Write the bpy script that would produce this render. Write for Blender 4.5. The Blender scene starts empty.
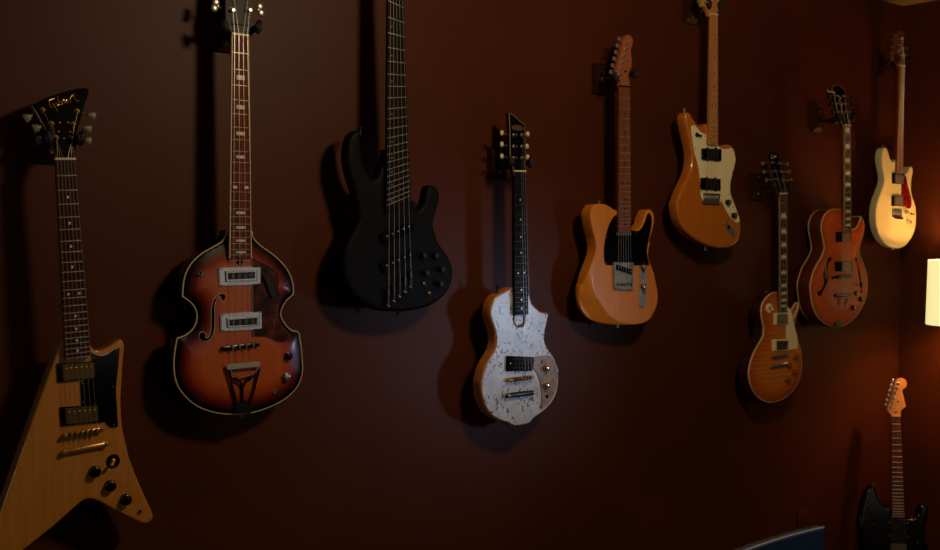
import bpy, bmesh, math, random
import numpy as np
from mathutils import Vector, Matrix
from mathutils.geometry import delaunay_2d_cdt
random.seed(7)
scene = bpy.context.scene
COL = scene.collection

# ------------------------------------------------------------------ camera model
FPX = 1080.0
ANG = math.radians(51.3)
PITCH = math.radians(2.12)
CAM = Vector((0.0, -2.605, 1.60))
RIGHT = Vector((math.sin(ANG), -math.cos(ANG), 0))
FWH = Vector((math.cos(ANG), math.sin(ANG), 0))
ZUP = Vector((0, 0, 1))
FWD = FWH * math.cos(PITCH) - ZUP * math.sin(PITCH)
UP = FWH * math.sin(PITCH) + ZUP * math.cos(PITCH)
def ray(px, py):
    return RIGHT * ((px - 470) / FPX) + UP * ((275 - py) / FPX) + FWD
def on_z(px, py, z):
    r = ray(px, py); return CAM + r * ((z - CAM.z) / r.z)
def on_y(px, py, y):
    r = ray(px, py); return CAM + r * ((y - CAM.y) / r.y)
def at_depth(px, py, d):
    return CAM + ray(px, py) * d

# ------------------------------------------------------------------ materials
def new_mat(name):
    m = bpy.data.materials.new(name); m.use_nodes = True
    nt = m.node_tree; b = nt.nodes['Principled BSDF']
    return m, nt, b
def srgb(c):
    return tuple(((v / 255) / 12.92 if v / 255 <= 0.04045 else ((v / 255 + 0.055) / 1.055) ** 2.4) for v in c) + (1,)
def plain(name, c, rough=0.4, metal=0.0, coat=0.0):
    m, nt, b = new_mat(name)
    b.inputs['Base Color'].default_value = srgb(c)
    b.inputs['Roughness'].default_value = rough
    b.inputs['Metallic'].default_value = metal
    b.inputs['Coat Weight'].default_value = coat
    b.inputs['Coat Roughness'].default_value = 0.08
    # faint wear in the gloss
    n = nt.nodes.new('ShaderNodeTexNoise'); n.inputs['Scale'].default_value = 60
    tc = nt.nodes.new('ShaderNodeTexCoord'); nt.links.new(tc.outputs['Object'], n.inputs['Vector'])
    mr = nt.nodes.new('ShaderNodeMapRange'); nt.links.new(n.outputs['Fac'], mr.inputs['Value'])
    mr.inputs['To Min'].default_value = max(0.02, rough - 0.06); mr.inputs['To Max'].default_value = rough + 0.06
    nt.links.new(mr.outputs['Result'], b.inputs['Roughness'])
    return m
def ramp_node(nt, fac, stops):
    r = nt.nodes.new('ShaderNodeValToRGB'); e = r.color_ramp.elements
    while len(e) < len(stops): e.new(0.5)
    for i, (p, c) in enumerate(stops):
        e[i].position = p; e[i].color = srgb(c)
    nt.links.new(fac, r.inputs['Fac']); return r
def coords(nt, scale):
    tc = nt.nodes.new('ShaderNodeTexCoord'); mp = nt.nodes.new('ShaderNodeMapping')
    mp.inputs['Scale'].default_value = scale
    nt.links.new(tc.outputs['Object'], mp.inputs['Vector']); return mp.outputs['Vector']
def noise(nt, vec, scale, detail=3, rough=0.55):
    n = nt.nodes.new('ShaderNodeTexNoise'); n.inputs['Scale'].default_value = scale
    n.inputs['Detail'].default_value = detail; n.inputs['Roughness'].default_value = rough
    nt.links.new(vec, n.inputs['Vector']); return n.outputs['Fac']
def wood(name, dark, light, rough=0.3, coat=0.5, grain=(26, 2.0, 26), sc=3.0):
    m, nt, b = new_mat(name)
    v = coords(nt, grain)
    f = noise(nt, v, sc, 5)
    r = ramp_node(nt, f, [(0.3, dark), (0.7, light)])
    nt.links.new(r.outputs['Color'], b.inputs['Base Color'])
    b.inputs['Roughness'].default_value = rough
    b.inputs['Coat Weight'].default_value = coat; b.inputs['Coat Roughness'].default_value = 0.07
    if coat < 0.15: b.inputs['Specular IOR Level'].default_value = 0.08
    return m
def math_node(nt, op, a, bb):
    n = nt.nodes.new('ShaderNodeMath'); n.operation = op
    for i, v in enumerate((a, bb)):
        if hasattr(v, 'node'): nt.links.new(v, n.inputs[i])
        else: n.inputs[i].default_value = v
    return n.outputs[0]
def mixc(nt, fac, a, bb, mode='MIX'):
    n = nt.nodes.new('ShaderNodeMix'); n.data_type = 'RGBA'; n.blend_type = mode
    if hasattr(fac, 'node'): nt.links.new(fac, n.inputs['Factor'])
    else: n.inputs['Factor'].default_value = fac
    for k, v in ((6, a), (7, bb)):
        if hasattr(v, 'node'): nt.links.new(v, n.inputs[k])
        else: n.inputs[k].default_value = v
    return n.outputs[2]
def burst(name, stops, width, dark_grain=0.25, rough=0.25):
    """painted sunburst: colour by real distance to the body edge (mesh attribute) over wood grain"""
    m, nt, b = new_mat(name)
    at = nt.nodes.new('ShaderNodeAttribute'); at.attribute_name = 'edge'
    f = math_node(nt, 'DIVIDE', at.outputs['Fac'], width)
    v0 = coords(nt, (1, 1, 1)); nz = noise(nt, v0, 14, 2)
    f = math_node(nt, 'ADD', f, math_node(nt, 'MULTIPLY', math_node(nt, 'SUBTRACT', nz, 0.5), 0.12))
    r = ramp_node(nt, f, stops)
    g = noise(nt, coords(nt, (60, 1.5, 60)), 3, 4)
    gr = ramp_node(nt, g, [(0.3, (150, 150, 150)), (0.65, (255, 255, 255))])
    c = mixc(nt, dark_grain, r.outputs['Color'], gr.outputs['Color'], 'MULTIPLY')
    nt.links.new(c, b.inputs['Base Color'])
    b.inputs['Roughness'].default_value = rough; b.inputs['Coat Weight'].default_value = 0.3
    b.inputs['Coat Roughness'].default_value = 0.05
    return m
def tortoise(name, stops, scale=28):
    m, nt, b = new_mat(name)
    n = noise(nt, coords(nt, (1, 1, 1)), scale, 3, 0.6)
    r = ramp_node(nt, n, stops)
    nt.links.new(r.outputs['Color'], b.inputs['Base Color'])
    b.inputs['Roughness'].default_value = 0.18; b.inputs['Specular IOR Level'].default_value = 0.25; return m

M = {}
M['chrome'] = plain('chrome', (215, 215, 218), 0.12, 0.8)
M['nickel'] = plain('aged_nickel', (150, 145, 135), 0.3, 0.75)
M['gold'] = plain('gold_plating', (190, 142, 72), 0.3, 0.7)
M['brass'] = plain('aged_brass', (170, 120, 55), 0.3, 0.7)
M['black'] = plain('black_gloss', (7, 7, 8), 0.13)
M['black_matte'] = plain('black_matte', (16, 16, 18), 0.5)
M['rubber'] = plain('black_rubber', (9, 9, 9), 0.65)
M['cream'] = plain('cream_plastic', (255, 238, 186), 0.35)
M['pearl'] = plain('pearl', (220, 214, 200), 0.3)
M['pearloid_green'] = plain('abalone', (70, 120, 96), 0.25)
M['keys'] = plain('aged_key_plastic', (122, 116, 84), 0.4)
M['bone'] = plain('bone', (225, 205, 165), 0.4)
M['steel'] = plain('string_steel', (190, 185, 178), 0.3, 0.7)
M['bronze'] = plain('string_bronze', (170, 150, 125), 0.35, 0.7)
M['fretwire'] = plain('fret_wire', (196, 186, 170), 0.28, 0.65)
M['ebony'] = wood('ebony', (12, 10, 10), (22, 18, 17), 0.55, 0.0)
M['rosewood'] = wood('rosewood', (44, 22, 15), (72, 38, 25), 0.5, 0.0)
M['rosewood_red'] = wood('red_rosewood', (84, 34, 18), (122, 55, 30), 0.5, 0.0)
M['maple'] = wood('maple_neck', (196, 128, 62), (216, 150, 80), 0.3, 0.5)
M['roasted'] = wood('roasted_maple', (112, 58, 34), (138, 76, 44), 0.35, 0.2)
M['amber_maple'] = wood('amber_maple', (222, 140, 60), (238, 158, 76), 0.3, 0.5)
M['tinted_maple'] = wood('tinted_maple', (158, 84, 40), (176, 98, 50), .35, .2)
M['bind_dim'] = plain('aged_binding', (150, 124, 82), 0.4)
M['mahogany'] = wood('mahogany', (66, 24, 16), (92, 36, 22), 0.3, 0.4)
M['dark_side'] = wood('dark_mahogany_side', (44, 14, 12), (60, 20, 16), 0.3, 0.4)
M['hanger_wood'] = wood('hanger_wood', (46, 22, 18), (62, 32, 25), 0.4, 0.1)
M['wood_rim'] = wood('copper_wood', (184, 108, 50), (208, 130, 64), 0.35, 0.4)

# ------------------------------------------------------------------ mesh helpers
def link(name, me, parent=None, mats=()):
    o = bpy.data.objects.new(name, me); COL.objects.link(o)
    for m in (mats if isinstance(mats, (list, tuple)) else (mats,)):
        me.materials.append(m)
    if parent is not None: o.parent = parent
    return o
def from_bm(name, bm, mat, parent=None, smooth=True, angle=0.6):
    bmesh.ops.recalc_face_normals(bm, faces=bm.faces)
    me = bpy.data.meshes.new(name); bm.to_mesh(me); bm.free()
    if smooth:
        me.shade_smooth()
        me.set_sharp_from_angle(angle=angle)
    return link(name, me, parent, mat)
def empty(name, matrix, label, cat, group=None):
    o = bpy.data.objects.new(name, None); COL.objects.link(o)
    o.matrix_world = matrix; o.empty_display_size = 0.05
    tag(o, label, cat, group); return o
def tag(o, label, cat, group=None, kind=None):
    if label: o['label'] = label
    if cat: o['category'] = cat
    if group: o['group'] = group
    if kind: o['kind'] = kind
def add_tube(bm, pts, r, seg=8, r2=None, cap=True):
    pts = [Vector(p) for p in pts]; n = len(pts); rings = []
    prev = None
    for i, p in enumerate(pts):
        t = (pts[min(i + 1, n - 1)] - pts[max(i - 1, 0)]).normalized()
        if prev is None:
            a = Vector((0, 0, 1)) if abs(t.z) < 0.9 else Vector((1, 0, 0))
            s = t.cross(a).normalized()
        else:
            s = (prev - t * prev.dot(t)).normalized()
        prev = s; b = t.cross(s)
        rr = r if r2 is None else r + (r2 - r) * i / max(1, n - 1)
        rings.append([bm.verts.new(p + (s * math.cos(2 * math.pi * k / seg) + b * math.sin(2 * math.pi * k / seg)) * rr) for k in range(seg)])
    for i in range(n - 1):
        for k in range(seg):
            bm.faces.new((rings[i][k], rings[i][(k + 1) % seg], rings[i + 1][(k + 1) % seg], rings[i + 1][k]))
    if cap:
        bm.faces.new(rings[0][::-1]); bm.faces.new(rings[-1])
def add_lathe(bm, c, prof, seg=20, mtx=None):
    """prof: list of (radius, z) ; axis +z through c (or transformed by mtx)"""
    c = Vector(c); rings = []
    for (r, z) in prof:
        ring = []
        for k in range(seg):
            a = 2 * math.pi * k / seg
            p = Vector((r * math.cos(a), r * math.sin(a), z))
            ring.append(bm.verts.new((mtx @ p if mtx else p) + c))
        rings.append(ring)
    for i in range(len(rings) - 1):
        for k in range(seg):
            bm.faces.new((rings[i][k], rings[i][(k + 1) % seg], rings[i + 1][(k + 1) % seg], rings[i + 1][k]))
    bm.faces.new(rings[0][::-1]); bm.faces.new(rings[-1])
def add_box(bm, lo, hi, bev=0.0, mtx=None):
    lo = Vector(lo); hi = Vector(hi)
    vs = [bm.verts.new((x, y, z)) for x in (lo.x, hi.x) for y in (lo.y, hi.y) for z in (lo.z, hi.z)]
    fs = [(0, 1, 3, 2), (4, 6, 7, 5), (0, 4, 5, 1), (2, 3, 7, 6), (0, 2, 6, 4), (1, 5, 7, 3)]
    faces = [bm.faces.new([vs[i] for i in f]) for f in fs]
    if bev:
        es = list({e for f in faces for e in f.edges})
        r = bmesh.ops.bevel(bm, geom=es, offset=bev, segments=2, affect='EDGES', profile=0.5)
        vs = list({v for f in r['faces'] for v in f.verts} | {v for v in vs if v.is_valid})
    if mtx:
        bmesh.ops.transform(bm, matrix=mtx, verts=[v for v in vs if v.is_valid])
def add_ellipsoid(bm, c, rx, ry, rz, mtx=None):
    mm = Matrix.Translation(Vector(c)) @ (mtx.to_4x4() if mtx else Matrix.Identity(4)) @ Matrix.Diagonal((rx, ry, rz, 1))
    bmesh.ops.create_uvsphere(bm, u_segments=14, v_segments=8, radius=1, matrix=mm)

def spline(pts, closed=True, step=0.004, corners=()):
    """Catmull-Rom through 2-D points; indices in corners stay sharp"""
    P = [np.array(p[:2], float) for p in pts]; n = len(P); out = []
    cs = set(corners); rng = n if closed else n - 1
    for i in range(rng):
        p1, p2 = P[i], P[(i + 1) % n]
        p0 = P[(i - 1) % n] if (closed or i > 0) else p1
        p3 = P[(i + 2) % n] if (closed or i + 2 < n) else p2
        if i in cs: p0 = p1
        if (i + 1) % n in cs: p3 = p2
        L = np.linalg.norm(p2 - p1); m = max(1, int(round(L / step)))
        d1 = np.linalg.norm(p1 - p0); d2 = max(L, 1e-9); d3 = np.linalg.norm(p3 - p2)
        t1 = (p2 - p0) / (d1 + d2) * d2 if d1 > 1e-9 else (p2 - p1)
        t2 = (p3 - p1) / (d2 + d3) * d2 if d3 > 1e-9 else (p2 - p1)
        for j in range(m):
            t = j / m; h = t * t * (3 - 2 * t)
            a = 2 * t ** 3 - 3 * t * t + 1; b = t ** 3 - 2 * t * t + t; c = -2 * t ** 3 + 3 * t * t; d = t ** 3 - t * t
            out.append(a * p1 + b * t1 + c * p2 + d * t2)
    if not closed: out.append(P[-1])
    return np.array(out)
def area(P):
    x, y = P[:, 0], P[:, 1]
    return 0.5 * np.sum(x * np.roll(y, -1) - np.roll(x, -1) * y)
def ccw(P):
    return P if area(P) > 0 else P[::-1].copy()
def normals2(P):
    t = np.roll(P, -1, 0) - np.roll(P, 1, 0)
    t /= np.maximum(np.linalg.norm(t, axis=1, keepdims=True), 1e-9)
    return np.stack([t[:, 1], -t[:, 0]], 1)            # outward for ccw
def seg_dist(Q, A, closed=True):
    B = np.roll(A, -1, 0) if closed else A[1:]
    A0 = A if closed else A[:-1]
    d = np.full(len(Q), 1e9)
    AB = B - A0; L2 = np.maximum((AB ** 2).sum(1), 1e-12)
    for s in range(0, len(Q), 400):
        q = Q[s:s + 400, None, :]
        t = np.clip(((q - A0) * AB).sum(2) / L2, 0, 1)
        d[s:s + 400] = np.sqrt((((q - (A0 + t[..., None] * AB)) ** 2).sum(2))).min(1)
    return d
def inside(Q, A):
    x, y = Q[:, 0][:, None], Q[:, 1][:, None]
    x1, y1 = A[:, 0], A[:, 1]; x2, y2 = np.roll(x1, -1), np.roll(y1, -1)
    c = ((y1 > y) != (y2 > y)) & (x < (x2 - x1) * (y - y1) / np.where(y2 == y1, 1e-12, y2 - y1) + x1)
    return c.sum(1) % 2 == 1
def offset_poly(P, d):
    return P - normals2(P) * d

def cap_mesh(outline, rings, grid, holes=()):
    """triangulated cap of an outline with inset rings, an interior grid and holes; returns verts2d, tris"""
    pts = [tuple(p) for p in outline]; n0 = len(pts)
    edges = [(i, (i + 1) % n0) for i in range(n0)]
    for h in holes:
        b = len(pts); pts += [tuple(p) for p in h]
        edges += [(b + i, b + (i + 1) % len(h)) for i in range(len(h))]
    extra = []
    for r in rings:
        q = offset_poly(outline, r); ok = inside(q, outline) & (seg_dist(q, outline) > r * 0.9)
        for h in holes: ok &= (seg_dist(q, h) > 0.0015)
        extra.append(q[ok])
    lo = outline.min(0); hi = outline.max(0)
    gx, gy = np.meshgrid(np.arange(lo[0], hi[0], grid), np.arange(lo[1], hi[1], grid))
    q = np.stack([gx.ravel(), gy.ravel()], 1)
    q = q[inside(q, outline)]; mr = max(rings) if rings else 0
    ok = seg_dist(q, outline) > mr + grid * 0.5
    for h in holes: ok &= seg_dist(q, h) > grid * 0.4
    extra.append(q[ok])
    for e in extra: pts += [tuple(p) for p in e]
    r = delaunay_2d_cdt([Vector(p) for p in pts], edges, [], 0, 1e-6)
    V = np.array([tuple(v) for v in r[0]]); T = [tuple(f) for f in r[2]]
    C = np.array([V[list(f)].mean(0) for f in T])
    ok = inside(C, outline)
    for h in holes: ok &= ~inside(C, h)
    return V, [t for t, k in zip(T, ok) if k]

def make_body(name, parent, outline, thick, mats, r=0.004, hfun=None, holes=(), grid=0.009, back_r=None, back_scale_off=0.0):
    """solid body: front cap at z=hfun, rounded edge r, sides, back. mats[0]=top mats[1]=sides"""
    outline = ccw(outline); holes = [ccw(h) for h in holes]
    br = r if back_r is None else back_r
    def rings_for(rr):
        return [rr * x for x in (0.08, 0.3, 0.62, 1.0)] if rr > 0.0025 else [rr]
    def rnd(d, rr):
        dd = np.clip(d, 0, rr); return rr - np.sqrt(np.maximum(rr * rr - (rr - dd) ** 2, 0))
    bm = bmesh.new(); el = bm.verts.layers.float.new('edge')
    def cap(front):
        rr = r if front else br
        V, T = cap_mesh(outline, rings_for(rr), grid if front else 0.03, holes if front else ())
        d = seg_dist(V, outline)
        z = -rnd(d, rr)
        if front and hfun is not None: z = z + hfun(V, d)
        if not front: z = -thick - z
        vs = []
        for p, zz, dd in zip(V, z, d):
            v = bm.verts.new((p[0], p[1], zz)); v[el] = dd; vs.append(v)
        for t in T:
            f = bm.faces.new([vs[i] for i in (t if front else t[::-1])]); f.material_index = 0 if front else 1
        return vs, V
    fv, FV = cap(True); bv, BV = cap(False)
    def near(V, vs):
        idx = []
        for p in outline:
            idx.append(vs[int(np.argmin(((V - p) ** 2).sum(1)))])
        return idx
    a = near(FV, fv); b = near(BV, bv); n = len(outline)
    for i in range(n):
        j = (i + 1) % n
        if a[i] is a[j] or b[i] is b[j]: continue
        try:
            f = bm.faces.new((a[i], b[i], b[j], a[j])); f.material_index = 1
        except ValueError: pass
    for h in holes:                       # cut edge of a sound hole
        k = near2 = [fv[int(np.argmin(((FV - p) ** 2).sum(1)))] for p in h]
        lo = [bm.verts.new((v.co.x, v.co.y, v.co.z - 0.004)) for v in k]
        for v in lo: v[el] = 0.0
        for i in range(len(h)):
            j = (i + 1) % len(h)
            if k[i] is k[j]: continue
            f = bm.faces.new((k[i], k[j], lo[j], lo[i])); f.material_index = 2 if len(mats) > 2 else 1
    return from_bm(name, bm, mats, parent, True, 0.9)

def plate(name, parent, poly, ztop, thick, mat, bev=0.0006, zfun=None, grid=0.02):
    """flat sheet with a chamfered rim; zfun(V)->z makes it follow a surface"""
    poly = ccw(np.asarray(poly)); n = len(poly)
    bm = bmesh.new()
    V, T = cap_mesh(poly, [bev] if bev else [], grid)
    d = seg_dist(V, poly)
    zf = (zfun(V) if zfun is not None else np.zeros(len(V)))
    z = zf + ztop - (np.clip(1 - d / bev, 0, 1) * bev if bev else 0)
    vs = [bm.verts.new((p[0], p[1], zz)) for p, zz in zip(V, z)]
    vb = [bm.verts.new((p[0], p[1], zz + ztop - thick)) for p, zz in zip(V, zf)]
    for t in T:
        bm.faces.new([vs[i] for i in t]); bm.faces.new([vb[i] for i in t[::-1]])
    idx = [int(np.argmin(((V - p) ** 2).sum(1))) for p in poly]
    for i in range(n):
        a, b = idx[i], idx[(i + 1) % n]
        if a != b: bm.faces.new((vs[a], vb[a], vb[b], vs[b]))
    return from_bm(name, bm, mat, parent, True, 0.5)
def strip(name, parent, outline, z0, w, h, mat, zfun=None):
    """binding: band of width w lying along the edge of an outline"""
    outline = ccw(outline); n = len(outline); nr = normals2(outline); bm = bmesh.new()
    zz = zfun(outline) if zfun is not None else np.zeros(n)
    R = []
    for i in range(n):
        o = outline[i] + nr[i] * 0.0004; q = outline[i] - nr[i] * w; z = z0 + zz[i]
        R.append([bm.verts.new((o[0], o[1], z - h)), bm.verts.new((o[0], o[1], z - 0.0006)), bm.verts.new((o[0] - nr[i][0] * .0006, o[1] - nr[i][1] * .0006, z)),
                  bm.verts.new((q[0], q[1], z)), bm.verts.new((q[0], q[1], z - h))])
    for i in range(n):
        a, b = R[i], R[(i + 1) % n]
        for k in range(5):
            bm.faces.new((a[k], a[(k + 1) % 5], b[(k + 1) % 5], b[k]))
    return from_bm(name, bm, mat, parent, True, 0.7)

# ------------------------------------------------------------------ guitar frame
ZM = {'1A': (0, 75, 6.861), '1B': (20, 330, 6.861), '1C': (0, 400, 5.85), '1D': (0, 460, 5.875),
      '2A': (170, 225, 6.707), '2B': (170, 280, 6.707), '2C': (170, 338, 6.707), '2H': (190, 0, 9.4),
      '3A': (330, 120, 6.861), '3B': (330, 180, 6.861), '3C': (330, 240, 6.861),
      '4H': (470, 105, 6.875), '4A': (470, 280, 9.167), '4B': (465, 330, 9.167), '4C': (465, 370, 9.167),
      '5H': (580, 25, 7.33), '5A': (565, 190, 9.167), '5B': (565, 230, 9.167), '5C': (565, 272, 9.167),
      '6A': (660, 105, 9.32), '6B': (660, 150, 9.32), '6C': (660, 195, 9.32), '6H': (670, 0, 11.7),
      '7H': (735, 145, 10), '7A': (730, 285, 10.378), '7B': (730, 325, 10.378), '7C': (730, 360, 10.378),
      '8H': (800, 80, 11), '8A': (795, 200, 11), '8B': (795, 240, 11), '8C': (795, 280, 11),
      '9A': (860, 140, 13.41), '9B': (860, 170, 13.41), '9C': (860, 210, 13.41), '9H': (865, 25, 11),
      'TH': (870, 370, 11), 'TA': (850, 480, 7.857), 'P': (0, 0, 1)}
def zp(*args):
    """points measured on enlarged views of the photograph -> photograph pixels"""
    out = []; key = None
    for a in args:
        if isinstance(a, str): key = a
        else:
            x0, y0, s = ZM[key]; out += [(x0 + p[0] / s, y0 + p[1] / s) for p in a]
    return out
class Guitar:
    def __init__(s, name, label, cat, origin, rot=None, group=None):
        s.O = origin
        s.R = rot if rot is not None else Matrix(((1, 0, 0), (0, 0, -1), (0, 1, 0)))     # columns u,v,n
        s.mat = Matrix.Translation(origin) @ s.R.to_4x4()
        s.Ri = s.R.transposed()
        s.C = s.Ri @ (CAM - origin)
        s.root = empty(name, s.mat, label, cat, group)
        s.tilt = 0.0; s.y0 = 0.0; s.zh = 0.0; s.FB = 0.014
        s.body = None
    def xy(s, px, py, off=0.0, head=False):
        r = s.Ri @ ray(px, py); C = s.C
        t = math.tan(s.tilt) if head else 0.0
        k = (off - t * (C.y - s.y0) - C.z) / (r.z + t * r.y)
        p = C + r * k
        return (p.x, p.y)
    def z(s, *args, off=0.0, head=False):
        return [s.xy(px, py, off, head) for px, py in zp(*args)]
    def at(s, key, x, y, off=0.0, head=False):
        return s.z(key, [(x, y)], off=off, head=head)[0]
    def hz(s, y):                                   # surface height of a tilted headstock
        return s.zh - math.tan(s.tilt) * (y - s.y0)

    # -- neck with fretboard, nut and frets
    def neck(s, nl, nr, el, er, bridge, nfret, fbmat, nmat, inlay='dot', inlay_mat=None, FB=0.014, fret_mat=None,
             bridge_lr=None, binding=None, inlay_frets=(3, 5, 7, 9, 12, 15, 17, 19, 21), nutmat=None, depth=0.024, fw=0.0011, heel=0.0):
        s.FB = FB; R = s.root
        NL, NR, EL, ER = [np.array(s.xy(*p, off=FB)) for p in (nl, nr, el, er)]
        BR = np.array(s.xy(*bridge, off=FB)); s.NL, s.NR, s.EL, s.ER = NL, NR, EL, ER
        NC = (NL + NR) / 2; EC = (EL + ER) / 2
        ax = (EC - NC); blen = np.linalg.norm(ax); ax /= blen; perp = np.array([-ax[1], ax[0]])
        if bridge_lr is None:
            wn = np.linalg.norm(NR - NL) / 2; we = np.linalg.norm(ER - EL) / 2
            perp = perp if np.dot(perp, NR - NL) > 0 else -perp
            NL, NR, EL, ER = NC - perp * wn, NC + perp * wn, EC - perp * we, EC + perp * we
            s.NL, s.NR, s.EL, s.ER = NL, NR, EL, ER
            Ls = [np.dot(BR - NC, ax)] * 2
        else:
            BL, B2 = [np.array(s.xy(*p, off=FB)) for p in bridge_lr]
            Ls = [np.linalg.norm(BL - NL), np.linalg.norm(B2 - NR)]
        lenL = np.linalg.norm(EL - NL); lenR = np.linalg.norm(ER - NR)
        def edge(fr):
            a = NL + (EL - NL) * (Ls[0] * fr / lenL); b = NR + (ER - NR) * (Ls[1] * fr / lenR)
            return a, b
        s.edge = edge; s.Ls = Ls; s.axis = ax; s.NC = NC
        # fretboard: cambered slab
        bm = bmesh.new(); rows = []
        for i in range(13):
            t = i / 12; a = NL + (EL - NL) * t; b = NR + (ER - NR) * t
            row = []
            for k in range(7):
                u = k / 6; p = a + (b - a) * u
                row.append(bm.verts.new((p[0], p[1], FB - 0.0010 * (2 * u - 1) ** 2)))
            row.append(bm.verts.new((b[0], b[1], FB - 0.006))); row.append(bm.verts.new((a[0], a[1], FB - 0.006)))
            rows.append(row)
        for i in range(12):
            for k in range(9):
                bm.faces.new((rows[i][k], rows[i][(k + 1) % 9], rows[i + 1][(k + 1) % 9], rows[i + 1][k]))
        bm.faces.new(rows[0][::-1]); bm.faces.new(rows[-1])
        fb = from_bm('fretboard', bm, fbmat, R); s.fb = fb
        # neck back
        bm = bmesh.new(); rows = []
        for i in range(13):
            t = i / 12 * (1 + heel); a = NL + (EL - NL) * t; b = NR + (ER - NR) * t; row = []
            c = (a + b) / 2; h = (b - a) / 2
            dz = depth * (0.85 + 0.15 * t)
            for k in range(11):
                an = math.pi * k / 10
                p = c + h * math.cos(an) * 0.995
                row.append(bm.verts.new((p[0], p[1], FB - 0.0061 - math.sin(an) ** 0.8 * (dz - 0.006))))
            rows.append(row)
        for i in range(12):
            for k in range(11):
                bm.faces.new((rows[i][k], rows[i][(k + 1) % 11], rows[i + 1][(k + 1) % 11], rows[i + 1][k]))
        bm.faces.new(rows[0][::-1]); bm.faces.new(rows[-1])
        s.neckobj = from_bm('neck', bm, nmat, R)
        # nut
        bm = bmesh.new(); d = -ax
        vs = []
        for zz in (FB - 0.006, FB + 0.0022):
            for p in (NL, NR, NR + d * 0.0048, NL + d * 0.0048):
                vs.append(bm.verts.new((p[0], p[1], zz)))
        for f in ((0, 1, 2, 3), (4, 5, 6, 7), (0, 1, 5, 4), (1, 2, 6, 5), (2, 3, 7, 6), (3, 0, 4, 7)):
            bm.faces.new([vs[i] for i in f])
        from_bm('nut', bm, nutmat or M['bone'], R, False)
        # frets
        for n in range(1, nfret + 1):
            a, b = edge(1 - 2 ** (-n / 12)); bm = bmesh.new()
            w = b - a; pts = []
            for k in range(5):
                u = 0.02 + 0.96 * k / 4; p = a + w * u
                pts.append((p[0], p[1], FB - 0.0010 * (2 * u - 1) ** 2 + 0.0004))
            add_tube(bm, pts, fw, 6)
            from_bm('fret', bm, fret_mat or M['fretwire'], fb)
        # inlays
        for n in inlay_frets:
            if n > nfret: continue
            a0, b0 = edge(1 - 2 ** (-(n - 1) / 12)); a1, b1 = edge(1 - 2 ** (-n / 12))
            def P(u, v):
                l = a0 + (a1 - a0) * v; r = b0 + (b1 - b0) * v; return l + (r - l) * u
            shapes = []
            if inlay == 'dot':
                us = (0.27, 0.73) if n in (12, 24) else (0.5,)
                shapes = [('c', P(u, 0.5), 0.0031) for u in us]
            elif inlay == 'side':
                shapes = [('c', P(0.22, 0.55), 0.0032)]
            elif inlay == 'block':
                us = ((0.12, 0.32), (0.68, 0.88)) if n == 12 else ((0.28, 0.72),)
                v0, v1 = (0.36, 0.64) if n < 15 else (0.33, 0.67)
                shapes = [('q', [P(u0, v0), P(u1, v0), P(u1, v1), P(u0, v1)]) for u0, u1 in us]
            elif inlay == 'bigblock':
                shapes = [('q', [P(.14, .2), P(.86, .2), P(.86, .8), P(.14, .8)])]
            elif inlay == 'trap':
                shapes = [('q', [P(.22, .18), P(.78, .18), P(.9, .82), P(.1, .82)])]
            for sh in shapes:
                bm = bmesh.new()
                if sh[0] == 'c':
                    add_lathe(bm, (sh[1][0], sh[1][1], FB - 0.002), [(sh[2], 0), (sh[2], 0.0022)], 14)
                else:
                    t = [bm.verts.new((p[0], p[1], FB + 0.0003)) for p in sh[1]]
                    q = [bm.verts.new((p[0], p[1], FB - 0.002)) for p in sh[1]]
                    bm.faces.new(t); bm.faces.new(q[::-1])
                    for i in range(4): bm.faces.new((t[i], q[i], q[(i + 1) % 4], t[(i + 1) % 4]))
                from_bm('inlay', bm, inlay_mat or M['pearl'], fb, False)
        if binding:
            for (a, b, sg) in ((NL, EL, -1), (NR, ER, 1)):
                bm = bmesh.new(); o = (b - a) / np.linalg.norm(b - a); q = np.array([-o[1], o[0]])
                if np.dot(q, NR - NL) * sg < 0: q = -q
                vs = []
                for p in (a, b):
                    for (u, zz) in ((0.0006, FB - 0.0062), (0.0006, FB - 0.0004), (-0.0018, FB - 0.0001), (-0.0018, FB - 0.0062)):
                        vs.append(bm.verts.new((p[0] + q[0] * u, p[1] + q[1] * u, zz)))
                for k in range(4): bm.faces.new((vs[k], vs[(k + 1) % 4], vs[4 + (k + 1) % 4], vs[4 + k]))
                bm.faces.new(vs[:4]); bm.faces.new(vs[4:])
                from_bm('neck_binding', bm, binding, fb, False)

    def head(s, pts, mat, tilt=0.0, corners=(), thick=0.014, drop=0.0, face=None, binding=None):
        """headstock from outline (tilted back about the nut)"""
        s.tilt = math.radians(tilt); s.y0 = float((s.NL[1] + s.NR[1]) / 2)
        s.zh = s.FB - drop
        poly = [s.xy(px, py, s.zh, True) for px, py in zp(*pts)]
        P = spline(poly, True, 0.003, corners)
        f = lambda V: -math.tan(s.tilt) * (V[:, 1] - s.y0)
        if face is None:
            s.hd = plate('headstock', s.root, P, s.zh, thick, mat, 0.0012, f)
        else:
            s.hd = plate('headstock', s.root, P, s.zh - 0.0016, thick, mat, 0.0002, f)
            plate('face_veneer', s.hd, P, s.zh, 0.0016, face, 0.0005, f)
        if binding is not None:
            strip('headstock_binding', s.hd, ccw(P), s.zh + 0.0003, 0.0014, 0.004, binding, f)
        s.hpoly = P
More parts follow.
